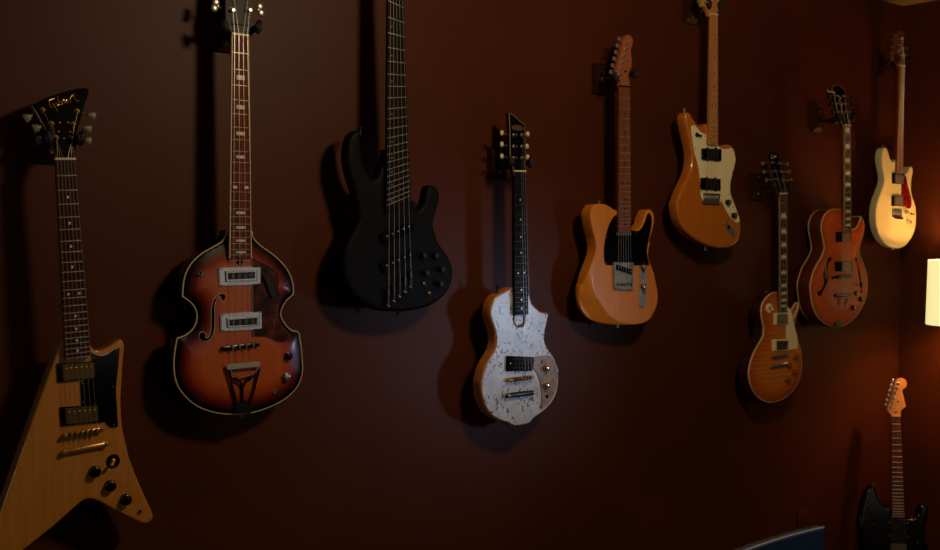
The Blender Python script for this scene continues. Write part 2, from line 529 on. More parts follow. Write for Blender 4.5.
    def tuner(s, post, key, style, pm, km, size=1.0, post_r=0.0036):
        pk, kk = zp(*post)[0], zp(*key)[0]
        x, y = s.xy(*pk, s.zh, True); z = s.hz(y)
        kx, ky = s.xy(*kk, s.zh - 0.009, True); kz = s.hz(ky) - 0.009
        bm = bmesh.new()
        add_lathe(bm, (x, y, z - 0.001), [(post_r * 1.7, 0), (post_r * 1.7, 0.002), (post_r * 1.1, 0.0028), (post_r, 0.004), (post_r * .8, 0.009), (post_r, 0.012), (post_r * .75, 0.0135)], 14)
        d = Vector((kx - x, ky - y, 0)); L = d.length; dn = d.normalized()
        zb = s.hz(y) - 0.0165
        # gear housing at the back and the shaft out to the key
        mt = Matrix.Translation((x, y, zb)) @ dn.to_track_quat('X', 'Z').to_matrix().to_4x4()
        add_box(bm, (-0.008, -0.006, -0.005), (0.012, 0.006, 0.003), 0.001, mt)
        add_tube(bm, [(x, y, zb), (x + dn.x * L * .55, y + dn.y * L * .55, (zb + kz) / 2), (kx - dn.x * .005, ky - dn.y * .005, kz)], 0.0022, 8)
        t = from_bm('tuner', bm, pm, s.root)
        bm = bmesh.new(); q = dn.to_track_quat('X', 'Z').to_matrix()
        c = (kx, ky, kz)
        if style == 'tulip':
            rows = []
            for (a, w, h) in ((-.009, .0042, .0035), (-.004, .005, .0035), (-.002, .0085, .0038), (.004, .0092, .0036), (.009, .0105, .003), (.0105, .0095, .0022)):
                row = []
                for k in range(10):
                    an = 2 * math.pi * k / 10
                    v = q @ Vector((a, w * math.cos(an), h * math.sin(an))) * size
                    row.append(bm.verts.new(v + Vector(c)))
                rows.append(row)
            for i in range(5):
                for k in range(10): bm.faces.new((rows[i][k], rows[i][(k + 1) % 10], rows[i + 1][(k + 1) % 10], rows[i + 1][k]))
            bm.faces.new(rows[0][::-1]); bm.faces.new(rows[-1])
        elif style == 'oval':
            add_ellipsoid(bm, c, 0.0085 * size, 0.0105 * size, 0.005 * size, q)
        elif style == 'clover':
            for (a, w, e) in ((-.002, 0, .006), (0.005, .008, .0105), (0.005, -.008, .0105)):
                add_ellipsoid(bm, Vector(c) + q @ Vector((a, w, 0)) * size, e * size, e * size, 0.0026 * size, q)
        elif style == 'vint':
            add_box(bm, (-.006, -.0085, -.0036), (.008, .0085, .0036), 0.0030, Matrix.Translation(c) @ q.to_4x4() @ Matrix.Scale(size, 4))
        from_bm('tuner_key', bm, km, t)
        s.posts.append((x, y, z + 0.0075))
    posts = None
    def strings(s, n, bl, br, zb, tail=None, zt=None, r=(0.0006, 0.0003), mats=None, order=None, inset=0.09):
        """nut -> bridge -> tail, and over the nut to the tuner posts"""
        B0 = np.array(s.xy(*zp(*bl)[0], off=zb)); B1 = np.array(s.xy(*zp(*br)[0], off=zb))
        if tail: T0 = np.array(s.xy(*zp(*tail[0])[0], off=zt)); T1 = np.array(s.xy(*zp(*tail[1])[0], off=zt))
        for i in range(n):
            u = i / (n - 1); w = inset + (1 - 2 * inset) * u
            a = s.NL + (s.NR - s.NL) * w - s.axis * 0.002; b = B0 + (B1 - B0) * u
            pts = []
            if order is not None and order[i] is not None and order[i] < len(s.posts):
                p = s.posts[order[i]]; pts.append((p[0], p[1], p[2]))
            pts.append((a[0], a[1], s.FB + 0.0024)); pts.append((b[0], b[1], zb))
            if tail:
                t = T0 + (T1 - T0) * u; pts.append((t[0], t[1], zt))
            bm = bmesh.new(); rr = (r[0] + (r[1] - r[0]) * u) * .8
            for k in range(len(pts) - 1): add_tube(bm, [pts[k], pts[k + 1]], rr, 6)
            from_bm('string', bm, mats[0] if (mats and u < 0.55) else M['steel'], s.root)
    def poly(s, *args, off=0.0, corners=None, smooth=True, step=0.004):
        P = s.z(*args, off=off)
        return spline(P, True, step, corners if corners is not None else ()) if smooth else np.array(P)
    def quadbox(s, name, key, quad, z0, z1, mat, parent=None, bev=0.001, off=None):
        """block on the body from its four measured top corners"""
        P = [s.at(key, x, y, off=z1 if off is None else off) for x, y in quad]
        bm = bmesh.new()
        t = [bm.verts.new((p[0], p[1], z1)) for p in P]; b = [bm.verts.new((p[0], p[1], z0)) for p in P]
        fs = [bm.faces.new(t), bm.faces.new(b[::-1])]
        for i in range(4): fs.append(bm.faces.new((t[i], b[i], b[(i + 1) % 4], t[(i + 1) % 4])))
        if bev: bmesh.ops.bevel(bm, geom=list({e for f in fs for e in f.edges}), offset=bev, segments=2, affect='EDGES')
        return from_bm(name, bm, mat, parent or s.root, True, 0.7)
    def knob(s, name, key, x, y, r, h, mat, z0=0.0, parent=None, dome=0.0015, off=None, top=None, skirt=1.0):
        c = s.at(key, x, y, off=(z0 + h) if off is None else off); bm = bmesh.new()
        add_lathe(bm, (c[0], c[1], z0), [(r * skirt, 0), (r * skirt, h * .18), (r, h * .25), (r * .93, h - dome), (r * .8, h - dome * .3), (r * .4, h)], 22)
        o = from_bm(name, bm, mat, parent or s.root)
        if top is not None:
            bm = bmesh.new(); add_lathe(bm, (c[0], c[1], z0 + h - 0.0012), [(r * .72, 0), (r * .72, 0.0016), (r * .5, 0.0022)], 18)
            from_bm('knob_cap', bm, top, o)
        return o
    def screw(s, key, x, y, mat, z0=0.0, r=0.0026, parent=None):
        c = s.at(key, x, y, off=z0); bm = bmesh.new()
        add_lathe(bm, (c[0], c[1], z0 - .001), [(r, 0), (r, .0014), (r * .7, .0024)], 10)
        return from_bm('screw', bm, mat, parent or s.root)
    def jack(s, key, x, y, r, mat, z0=0.0):
        c = s.at(key, x, y, off=z0); bm = bmesh.new()
        add_lathe(bm, (c[0], c[1], z0), [(r, 0), (r, .0015), (r * .75, .0035), (r * .5, .0035), (r * .45, -.004)], 16)
        return from_bm('output_jack', bm, mat, s.root)
    def button(s, key, x, y, thick, mat=None, up=False, n=None):
        """strap button standing out of the side of the body"""
        zc = -thick / 2; c = s.at(key, x, y, off=zc); sg = 1 if up else -1
        mt = Matrix.Rotation(-sg * math.pi / 2, 3, 'X'); bm = bmesh.new()
        add_lathe(bm, (c[0], c[1] - sg * 0.008, zc), [(.0035, -.01), (.0035, .006), (.0065, .009), (.0065, .011), (.003, .0125)], 14, mt)
        return from_bm('strap_button', bm, mat or M['nickel'], s.root)
    def pickup(s, ringq, coverq, key, z, ringmat, covmat, poles=6, polemat=None, ckey=None, side_screws=True):
        ring = s.quadbox('pickup', key, ringq, -0.002, z * 0.55, ringmat, bev=0.0012)
        cv = s.quadbox('pickup_cover', ckey or key, coverq, 0.0, z, covmat, ring, bev=0.0016)
        if poles:
            P = [np.array(s.at(ckey or key, x, y, off=z)) for x, y in coverq]
            for i in range(poles):
                u = (i + 0.7) / (poles + 0.4); a = P[0] + (P[1] - P[0]) * u; b = P[3] + (P[2] - P[3]) * u
                c = a + (b - a) * 0.27; bm = bmesh.new()
                add_lathe(bm, (c[0], c[1], z - .001), [(.0024, 0), (.0024, .0014), (.0015, .0019)], 10)
                from_bm('pole_piece', bm, polemat or covmat, ring)
        return ring
    def bar(s, name, key, p0, p1, z, w, h, mat, parent=None, ends=None):
        """bridge or stop bar with rounded section between two measured points, on two posts"""
        a = np.array(s.at(key, *p0, off=z)); b = np.array(s.at(key, *p1, off=z))
        d = b - a; L = np.linalg.norm(d); d /= L; q = np.array([-d[1], d[0]]); bm = bmesh.new(); rows = []
        for t in (0, .03, .08, .5, .92, .97, 1):
            c = a + d * L * t; sc = {0: .45, .03: .8, .97: .8, 1: .45}.get(t, 1); row = []
            for k in range(10):
                an = 2 * math.pi * k / 10
                p = c + q * (w / 2 * sc * math.cos(an)); row.append(bm.verts.new((p[0], p[1], z - h / 2 + h / 2 * sc * math.sin(an))))
            rows.append(row)
        for i in range(6):
            for k in range(10): bm.faces.new((rows[i][k], rows[i][(k + 1) % 10], rows[i + 1][(k + 1) % 10], rows[i + 1][k]))
        bm.faces.new(rows[0][::-1]); bm.faces.new(rows[-1])
        o = from_bm(name, bm, mat, parent or s.root)
        for t in (.06, .94):
            c = a + d * L * t; bm = bmesh.new()
            add_lathe(bm, (c[0], c[1], -0.002), [(.0045, 0), (.0045, z - h * .2), (.0055, z), (.0055, z + .0025), (.003, z + .0035)], 14)
            from_bm('post', bm, ends or mat, o)
        return o
    def saddles(s, parent, key, p0, p1, n, z, mat, l=0.010, w=0.0036, h=0.006):
        a = np.array(s.at(key, *p0, off=z)); b = np.array(s.at(key, *p1, off=z)); d = (b - a) / np.linalg.norm(b - a)
        ang = math.atan2(d[1], d[0])
        for i in range(n):
            c = a + (b - a) * i / (n - 1); bm = bmesh.new()
            add_box(bm, (-w / 2, -l / 2, -h), (w / 2, l / 2, 0), .0006, Matrix.Translation((c[0], c[1], z)) @ Matrix.Rotation(ang, 4, 'Z'))
            from_bm('saddle', bm, mat, parent)

    # -- wall hanger holding this guitar
    def hanger(s, left, right, label, slide=True, blk=(0.066, 0.1), group='wooden wall hangers'):
        l = s.at(*left[:3], off=s.FB); r = s.at(*right[:3], off=s.FB)
        cx = (l[0] + r[0]) / 2; cy = (l[1] + r[1]) / 2 - 0.004; zw = -(-s.O.y)      # wall in local z
        zw = s.O.y                                    # local z of the wall (O.y is negative)
        base = s.O + s.R @ Vector((cx, cy, zw))
        root = empty('guitar_hanger', Matrix.Translation(base) @ s.R.to_4x4(), label, 'guitar hanger', group)
        hw, hh = blk[0] / 2, blk[1] / 2; T = 0.024
        bm = bmesh.new()
        cy2 = 0.008
        fr = [(-hw, -hh), (hw, -hh), (hw, hh), (-hw, hh)]
        lo = [bm.verts.new((x, y + cy2, 0.0)) for x, y in fr]; mid = [bm.verts.new((x, y + cy2 + (0.0 if y > 0 else 0.0), T * .5)) for x, y in fr]
        ins = 0.008
        top = [bm.verts.new((x - math.copysign(ins * .6, x), y + cy2 - math.copysign(ins * (1.0 if y > 0 else 2.0), y), T)) for x, y in fr]
        bm.faces.new(lo[::-1]); bm.faces.new(top)
        for A, B in ((lo, mid), (mid, top)):
            for i in range(4): bm.faces.new((A[i], A[(i + 1) % 4], B[(i + 1) % 4], B[i]))
        bmesh.ops.bevel(bm, geom=[e for e in bm.edges], offset=.0015, segments=2, affect='EDGES')
        blkobj = from_bm('block', bm, M['hanger_wood'], root)
        for sy in (-.028, .036):
            bm = bmesh.new(); add_lathe(bm, (0, sy + cy2, T - .001), [(.004, 0), (.004, .0015), (.002, .0025)], 12)
            from_bm('screw', bm, M['nickel'], blkobj)
        H = s.FB - zw                                 # front height of the prongs above the wall
        zy = H - 0.046                                # depth of the yoke behind the neck
        bm = bmesh.new()
        add_lathe(bm, (0, 0.004, T - .002), [(.014, 0), (.014, .004), (.009, .007)], 18)
        add_tube(bm, [(0, 0.004, T), (0, 0.002, T + (zy - T) * .5), (0, -0.003, zy)], 0.0065, 12)
        from_bm('arm', bm, M['black_matte'], root)
        HP = s.hpoly
        def clear(p, sg):                             # slide the pad sideways until it only touches the headstock edge
            x, y = p
            for _ in range(12):
                Q = np.array([(x + sg * .002, y + dy) for dy in (-.014, -.007, 0, .007, .014, .021)])
                if not inside(Q, HP).any() and seg_dist(Q, HP).min() > .0098: return x, y
                x += sg * .001
            return p
        mid = (l[0] + r[0]) / 2
        if slide: l = clear(l, -1); r = clear(r, 1)
        lx, rx = l[0] - cx, r[0] - cx; ly, ry = l[1] - cy, r[1] - cy
        for (x, y) in ((lx, ly), (rx, ry)):
            sg = math.copysign(1, x); bm = bmesh.new()
            add_tube(bm, [(0, -.003, zy), (x * .6, -.006, zy), (x * .97, y * .5 - .003, zy + .006), (x, y, zy + .016), (x + sg * .001, y + .004, H + .004), (x + sg * .001, y + .005, H + .012)], 0.0085, 12)
            add_ellipsoid(bm, (x + sg * .002, y + .004, H + .004), .0095, .019, .011, Matrix.Rotation(-sg * .2, 3, 'Z'))
            from_bm('prong', bm, M['rubber'], root)
        return root

def wall_guitar(name, label, cat, px, py, d=0.105, group=None):
    g = Guitar(name, label, cat, on_y(px, py, -d), None, group); g.posts = []
    return g
# ------------------------------------------------------------------ light levels and paint
WALL = (78, 35, 15)
SHADE_E = 0.74
L_LAMP = 8.5
L_CEIL = 55.0
L_COOL = 0.33
L_REAR = 3.0
L_FRONT = 2.0
M['tailmetal'] = plain('darkened_tailpiece_metal', (70, 62, 56), 0.3, 1.0)
M['aged_gold'] = plain('aged_gold_cover', (128, 100, 58), .32, .8)
M['bright_chrome'] = plain('bright_chrome', (214, 206, 194), .18, .6)
def stroke_logo(g, key, strokes, r, mat, parent):
    bm = bmesh.new()
    for st in strokes:
        P = [g.at(key, x, y, off=g.zh, head=True) for x, y in st]
        if len(P) > 2: P = [tuple(p) for p in spline(P, False, 0.0015)]
        add_tube(bm, [(p[0], p[1], g.hz(p[1]) + 0.0004) for p in P], r, 6)
    return from_bm('logo', bm, mat, parent)
def arch(A, w):
    return lambda V, d: A * (1 - (1 - np.clip(d / w, 0, 1)) ** 2)

# ================================================================== 1  natural V-winged guitar
M['korina'] = wood('natural_korina', (188, 118, 44), (206, 136, 56), 0.25, 0.6, (20, 1.2, 20), 3.0)
M['korina_side'] = wood('korina_side', (150, 92, 42), (172, 110, 54), 0.3, 0.5)
g = wall_guitar('electric_guitar', 'natural wood electric guitar with two pointed wings and a fan-shaped black headstock', 'electric guitar', 84, 500)
out = g.z('P', [(61.5, 340.9), (36.8, 408.7), (6.8, 494), (-10, 543), (-19, 569), (-20, 577), (-14, 580), (-5, 573)],
          '1D', [(145, 525), (320, 385), (440, 278), (490, 238), (530, 228), (575, 240), (680, 295), (800, 355), (850, 373), (885, 362), (900, 330), (885, 285), (830, 165), (765, 0)],
          '1C', [(735, 245), (715, 150), (706, 0)], '1B', [(692, 470), (700, 330), (708, 210), (716, 120), (712, 85), (695, 65), (670, 73), (600, 120), (560, 137), (520, 140), (490, 115), (480, 95)])
P = spline(out, True, 0.004, (0, len(out) - 1))
g.body = make_body('body', g.root, P, 0.040, [M['korina'], M['korina_side']], 0.004)
g.neck((55.3, 160.2), (75.8, 159.6), (65.2, 359.6), (90.7, 357), (84.5, 433), 22, M['rosewood'], M['korina_side'], 'dot', FB=0.013, fw=.0014)
g.head(('1A', [(392, 580), (385, 540), (355, 470), (320, 380), (222, 212), (300, 165), (400, 128), (500, 100), (560, 90), (595, 91), (610, 106), (575, 225), (530, 390), (520, 470), (515, 540), (519, 580)]),
       M['korina_side'], 17, (0, 4, 15), 0.013, 0.002, face=M['black'])
for p, k, in ((('1A', [(383, 430)]), ('1A', [(280, 448)])), (('1A', [(350, 335)]), ('1A', [(258, 362)])), (('1A', [(290, 240)]), ('1A', [(195, 290)])),
              (('1A', [(527, 248)]), ('1A', [(627, 278)])), (('1A', [(500, 338)]), ('1A', [(597, 368)])), (('1A', [(488, 432)]), ('1A', [(598, 450)]))):
    g.tuner(p, k, 'tulip', M['gold'], M['keys'], 0.95)
for x, y in ((410, 328), (402, 388), (438, 436), (466, 326), (480, 390)):
    c = g.at('1A', x, y, g.zh, True); bm = bmesh.new()
    add_lathe(bm, (c[0], c[1], g.hz(c[1]) - .0005), [(.0028, 0), (.0028, .002), (.0015, .003)], 10)
    from_bm('string_guide', bm, M['gold'], g.hd)
stroke_logo(g, '1A', [[(372, 160), (352, 168), (336, 178), (338, 200), (348, 222), (364, 220), (370, 198), (354, 202)], [(370, 198), (380, 222), (394, 246)],
                      [(384, 188), (394, 210), (402, 204)], [(372, 170), (374, 172)], [(392, 144), (408, 204), (424, 200), (420, 180), (406, 186)],
                      [(442, 170), (430, 178), (446, 188), (440, 200), (428, 196)], [(458, 170), (450, 182), (458, 192), (468, 182), (460, 170)],
                      [(474, 158), (480, 170), (487, 185)], [(478, 168), (487, 150), (500, 140), (510, 158), (521, 174), (540, 177)], [(505, 128), (516, 144)]], 0.0011, M['gold'], g.hd)
pg = g.poly('1B', [(485, 150), (510, 165), (560, 178), (600, 165), (640, 135), (683, 118), (672, 250), (658, 400)], '1C', [(682, 30), (690, 152), (675, 160), (645, 158), (620, 140), (560, 70), (472, 60), (472, 20)],
            '1B', [(415, 500), (408, 355), (480, 330)], corners=(0, 5, 9, 13, 14, 15, 16, 17, 18))
pgo = plate('pickguard', g.root, pg, 0.0025, 0.0025, M['black'], 0.0006)
strip('pickguard_edge', pgo, pg, 0.0015, 0.0006, 0.0015, M['cream'])
for k, x, y in (('1B', 660, 132), ('1B', 640, 388), ('1B', 507, 187), ('1B', 425, 366), ('1B', 434, 495), ('1C', 668, 148)):
    g.screw(k, x, y, M['gold'], 0.0025, 0.002, pgo)
g.pickup([(254, 229), (540, 212), (545, 332), (262, 361)], [(288, 239), (511, 222), (515, 328), (296, 352)], '1B', 0.009, M['black'], M['aged_gold'], 6, M['gold'])
g.pickup([(352, 42), (610, 24), (613, 128), (360, 153)], [(380, 51), (572, 32), (577, 126), (388, 145)], '1C', 0.009, M['black'], M['aged_gold'], 6, M['gold'])
br = g.bar('bridge', '1C', (368, 213), (610, 170), 0.013, 0.011, 0.008, M['gold'])
g.saddles(br, '1C', (418, 203), (570, 181), 6, 0.0185, M['gold'])
g.bar('tailpiece', '1C', (360, 312), (640, 258), 0.012, 0.012, 0.009, M['gold'])
for k, x, y in (('1C', 565, 425), ('1C', 655, 508), ('1D', 750, 238)):
    g.knob('control_knob', k, x, y, 0.0125, 0.016, M['black'], skirt=1.08)
bm = bmesh.new(); c = g.at('1C', 662, 358, 0.001)
add_lathe(bm, (c[0], c[1], 0), [(.0165, 0), (.0165, .0012), (.0155, .002), (.011, .002), (.010, .0014)], 26); sw = from_bm('selector_switch', bm, M['black'], g.root)
bm = bmesh.new(); add_lathe(bm, (c[0], c[1], 0), [(.006, .001), (.006, .004), (.004, .005), (.0035, .006)], 14); from_bm('switch_nut', bm, M['gold'], sw)
M['amber'] = plain('amber_plastic', (230, 140, 50), 0.25)
bm = bmesh.new(); add_tube(bm, [(c[0], c[1], .004), (c[0] - .008, c[1] - .004, .016)], .0022, 8, .0034); add_ellipsoid(bm, (c[0] - .009, c[1] - .0045, .0175), .0042, .0042, .0052)
from_bm('switch_tip', bm, M['amber'], sw)
g.jack('1D', 820, 303, 0.0065, M['nickel'])
g.strings(6, ('1C', [(418, 203)]), ('1C', [(570, 181)]), 0.019, (('1C', [(425, 290)]), ('1C', [(575, 262)])), 0.014, (0.0006, 0.00035), [M['bronze']], (0, 1, 2, 3, 4, 5))
g.hanger(('1A', 335, 445, 0), ('1A', 548, 445, 0), 'wooden guitar hanger behind the fan-shaped black headstock on the far left', False)

# ================================================================== 2  violin-shaped sunburst bass
M['burst2'] = burst('amber_red_black_sunburst', [(0.0, (6, 5, 5)), (0.16, (9, 6, 6)), (0.36, (104, 20, 6)), (0.62, (168, 62, 10)), (1.0, (192, 88, 18))], 0.075)
M['tort'] = tortoise('tortoiseshell', [(0.35, (24, 10, 8)), (0.52, (70, 24, 14)), (0.66, (110, 44, 18)), (0.74, (190, 130, 50))])
M['bass_side'] = plain('dark_brown_lacquer', (26, 14, 10), 0.25, 0, 0.5)
M['bindc'] = plain('ivory_binding', (222, 196, 140), 0.35)
g = wall_guitar('bass_guitar', 'violin-shaped sunburst bass guitar with cream edge binding and tortoiseshell pickguard', 'bass guitar', 241, 415, 0.085)
out = g.z('2A', [(384, 36), (370, 80), (340, 115), (290, 145), (220, 185), (160, 235), (115, 300), (92, 370), (85, 430), (83, 482)],
          '2B', [(88, 116), (130, 145), (165, 185), (180, 235), (172, 290), (145, 335), (100, 370), (48, 388), (35, 450)],
          '2C', [(25, 150), (25, 190), (30, 250), (50, 320), (95, 385), (160, 445), (240, 485), (330, 507), (430, 515), (480, 513), (560, 500), (650, 472), (740, 430), (815, 375), (865, 310), (890, 230), (890, 170), (885, 90), (878, 30)],
          '2B', [(862, 350), (815, 335), (770, 290), (745, 235), (755, 185), (785, 135), (828, 98)], '2A', [(830, 465), (825, 390), (800, 320), (755, 255), (690, 195), (620, 145), (575, 105), (555, 72), (551, 42)])
P = spline(out, True, 0.004, (0, 9, 17, 37, 43, 44, 52)); P2 = ccw(P)
fh = g.poly('2B', [(362, 112), (358, 95), (338, 88), (310, 100), (282, 130), (267, 180), (264, 250), (264, 320), (258, 360), (243, 384), (228, 384), (230, 366), (222, 350), (205, 345), (187, 356), (180, 380), (195, 402), (222, 410), (250, 402), (275, 372), (287, 320), (290, 250), (288, 180), (297, 140), (316, 110), (328, 112), (334, 132), (348, 137), (360, 128)], step=0.002)
M['hollow'] = plain('body_inside_painted_shade', (9, 6, 5), 0.9)  # near-black colour carries the shade inside the sound holes
h2 = arch(0.010, 0.07)
g.body = make_body('body', g.root, P, 0.042, [M['burst2'], M['bass_side'], M['hollow']], 0.002, h2, (fh,))
strip('binding', g.body, P, 0.0006, 0.003, 0.004, M['bindc'])
strip('f_hole_trim', g.body, ccw(fh), 0.0104, 0.0008, 0.002, M['bindc'], None)
g.neck((232.2, 34.6), (248.8, 36.3), (229.9, 258.3), (251.7, 258.1), (241.2, 347), 22, M['rosewood_red'], M['mahogany'], 'block', M['pearl'], 0.019, binding=M['bindc'], inlay_frets=(3, 5, 7, 9, 12, 15, 17, 19, 21), fw=0.0009)
g.head(('2H', [(397, 345), (397, 322), (375, 290), (345, 220), (333, 140), (330, 0), (318, -250), (310, -420), (340, -500), (420, -540), (465, -545), (520, -540), (600, -500), (622, -420), (606, -250), (592, 0), (588, 140), (578, 230), (560, 295), (553, 330), (553, 348)]),
       M['black_matte'], 10, (0, 20), 0.014, 0.002)
for p, k in ((('2H', [(390, 100)]), ('2H', [(255, 55)])), (('2H', [(375, -220)]), ('2H', [(235, -260)])), (('2H', [(560, -220)]), ('2H', [(670, -240)])), (('2H', [(548, 100)]), ('2H', [(650, 92)]))):
    g.tuner(p, k, 'clover', M['nickel'], M['nickel'], 1.0, 0.0055)
a = g.at('2H', 400, 222, g.zh + .004, True); b = g.at('2H', 546, 232, g.zh + .004, True); bm = bmesh.new()
add_tube(bm, [(a[0], a[1], g.hz(a[1]) + .004), (b[0], b[1], g.hz(b[1]) + .004)], .0016, 8); from_bm('string_retainer', bm, M['brass'], g.root)
pg = g.poly('2A', [(553, 215), (600, 240), (680, 280), (725, 320), (732, 370), (726, 420), (750, 490)], '2B', [(735, 120), (728, 180), (728, 260), (750, 310), (790, 350), (816, 385), (780, 405), (730, 412), (690, 395), (640, 378), (552, 378)], corners=(0, 6, 12, 17), off=0.0125)
pgo = plate('pickguard', g.root, pg, 0.0135, 0.002, M['tort'], 0.0006); strip('pickguard_edge', pgo, pg, 0.0128, 0.0006, 0.0012, M['bindc'])
g.screw('2B', 698, 297, M['nickel'], 0.0135, .002, pgo)
g.quadbox('thumb_rest', '2A', [(625, 340), (665, 345), (722, 480), (682, 492)], 0.012, 0.021, M['black_matte'], bev=0.002)
for key, oq, iq, sq in (('2A', [(328, 288), (612, 278), (610, 400), (332, 408)], [(376, 312), (578, 303), (577, 372), (380, 380)], [(388, 322), (570, 314), (568, 358), (390, 366)]),
                        ('2B', [(340, 230), (618, 208), (622, 332), (342, 344)], [(386, 258), (592, 240), (592, 306), (390, 318)], [(396, 268), (584, 252), (584, 298), (398, 308)])):
    pk = g.quadbox('pickup', key, oq, 0.008, 0.0155, M['chrome'], bev=0.002)
    P4 = [np.array(g.at(key, x, y, .0165)) for x, y in iq]; bm = bmesh.new()
    c0 = sum(P4) / 4; lo = []; hi = []; lo2 = []
    o = [bm.verts.new((p[0], p[1], .0154)) for p in (c0 + (q - c0) * 1.10 for q in P4)]
    m_ = [bm.verts.new((p[0], p[1], .0185)) for p in P4]
    i_ = [bm.verts.new((p[0], p[1], .0185)) for p in (c0 + (q - c0) * .93 for q in P4)]
    j_ = [bm.verts.new((p[0], p[1], .0157)) for p in (c0 + (q - c0) * .90 for q in P4)]
    for A, B in ((o, m_), (m_, i_), (i_, j_)):
        for k in range(4): bm.faces.new((A[k], A[(k + 1) % 4], B[(k + 1) % 4], B[k]))
    from_bm('pickup_bezel', bm, M['chrome'], pk, False)
    g.quadbox('pickup_slot', key, sq, 0.015, 0.0163, M['black'], pk, bev=0)
    for k in range(4):
        u = (k + .5) / 4; q = P4[0] + (P4[1] - P4[0]) * (0.1 + .8 * u); q = q * .5 + (P4[3] + (P4[2] - P4[3]) * (0.1 + .8 * u)) * .5
        bm = bmesh.new(); add_lathe(bm, (q[0], q[1], .016), [(.0018, 0), (.0018, .0008), (.001, .0011)], 10); from_bm('pole_piece', bm, M['nickel'], pk)
    for q in oq:
        c = np.array(g.at(key, *q, off=.0155)); m0 = np.mean([g.at(key, *t, off=.0155) for t in oq], 0); c = c + (m0 - c) * .11
        bm = bmesh.new(); add_lathe(bm, (c[0], c[1], .0153), [(.0022, 0), (.0022, .0012), (.0012, .0016)], 8); from_bm('screw', bm, M['nickel'], pk)
br = g.bar('bridge', '2B', (348, 462), (606, 430), 0.019, 0.013, 0.010, M['tailmetal'])
g.saddles(br, '2B', (424, 453), (562, 436), 4, 0.0255, M['nickel'], 0.009, 0.006, 0.007)
tp = g.quadbox('tailpiece', '2C', [(382, 178), (606, 158), (608, 192), (385, 214)], 0.018, 0.023, M['bright_chrome'], bev=0.0012)
def tp_bar(pts, w, name='tailpiece_leg', mat=None, z=(0.020, 0.013)):
    Q = [g.at('2C', x, y, .018) for x, y in pts]; bm = bmesh.new(); n = len(Q)
    add_tube(bm, [(q[0], q[1], z[0] + (z[1] - z[0]) * i / (n - 1)) for i, q in enumerate(Q)], w, 10); return from_bm(name, bm, mat or M['nickel'], tp)
tp_bar([(392, 212), (420, 330), (450, 440)], .0032, mat=M['tailmetal']); tp_bar([(598, 196), (570, 330), (540, 440)], .0032, mat=M['tailmetal'])
tp_bar([(396, 212), (420, 240), (460, 258), (490, 260), (530, 250), (570, 225), (595, 198)], .0022, mat=M['chrome'], z=(.0205, .0205)); tp_bar([(430, 268), (470, 290), (490, 330), (492, 430)], .0030, mat=M['tailmetal']); tp_bar([(560, 255), (515, 285), (496, 330)], .0030, mat=M['tailmetal'])
g.quadbox('tailpiece_base', '2C', [(440, 424), (550, 424), (552, 506), (434, 510)], 0.0, 0.013, M['tailmetal'], tp, bev=0.003)
g.knob('control_knob', '2C', 803, 122, .0105, .016, M['black'], z0=.005)
g.knob('control_knob', '2C', 790, 262, .0105, .016, M['nickel'], z0=.005, top=M['chrome'])
g.jack('2C', 700, 358, .0068, M['nickel'], 0.0075)
c = g.at('2A', 207, 327, .006); bm = bmesh.new(); add_lathe(bm, (c[0], c[1], .005), [(.0078, 0), (.0078, .002), (.005, .004), (.004, .006)], 16); sw = from_bm('selector_switch', bm, M['nickel'], g.root)
bm = bmesh.new(); add_tube(bm, [(c[0], c[1], .009), (c[0] - .007, c[1] + .003, .020)], .002, 8, .003); from_bm('switch_tip', bm, M['black'], sw)
c = g.at('2A', 470, 246, .012); bm = bmesh.new(); add_lathe(bm, (c[0], c[1], .009), [(.0085, 0), (.0085, .0025), (.006, .0035)], 18); from_bm('neck_cover', bm, M['black'], g.root)
bm = bmesh.new(); add_lathe(bm, (c[0] - .001, c[1] - .004, .012), [(.002, 0), (.002, .0012)], 8); from_bm('screw', bm, M['chrome'], g.root)
g.strings(4, ('2B', [(424, 450)]), ('2B', [(562, 434)]), 0.026, (('2C', [(426, 172)]), ('2C', [(568, 162)])), 0.0215, (0.0009, 0.0006), None, (0, 1, 2, 3), .12)
g.button('2C', 480, 522, 0.03, up=False)
g.hanger(('2H', 352, 262, 0), ('2H', 594, 265, 0), 'wooden guitar hanger behind the headstock of the violin-shaped sunburst bass')

# ================================================================== 3  black five-string bass
M['satin_black'] = wood('satin_black_wood', (15, 14, 15), (20, 18, 19), 0.5, 0.0, (30, 1.5, 30), 3)
g = wall_guitar('bass_guitar', 'matte black five-string bass guitar with slanted frets and long upper horn', 'bass guitar', 401, 311)
out = g.z('3A', [(203, 65), (170, 80), (142, 112), (128, 150), (119, 210), (119, 270), (130, 340), (150, 420), (176, 500)],
          '3B', [(176, 120), (197, 190), (204, 250), (186, 310), (152, 375), (122, 430), (100, 495)], '3C', [(94, 130), (94, 200), (106, 270), (134, 337), (184, 400), (250, 447), (330, 480), (420, 491), (520, 490), (620, 475), (700, 448), (770, 400), (820, 340), (845, 270), (848, 200), (830, 140), (790, 75), (740, 0)],
          '3B', [(735, 380), (715, 320), (722, 260), (740, 200), (755, 140), (757, 90), (740, 55), (715, 38), (680, 42), (665, 80), (655, 130), (640, 175), (610, 205), (580, 190), (560, 150), (550, 110)],
          '3A', [(388, 200), (385, 240), (365, 290), (345, 345), (325, 395), (298, 408), (268, 368), (242, 300), (224, 220), (217, 150), (213, 85)])
nb = len(out); P = spline(out, True, 0.004, (0, nb - 12, nb - 11))
g.body = make_body('body', g.root, P, 0.040, [M['satin_black'], M['satin_black']], 0.011)
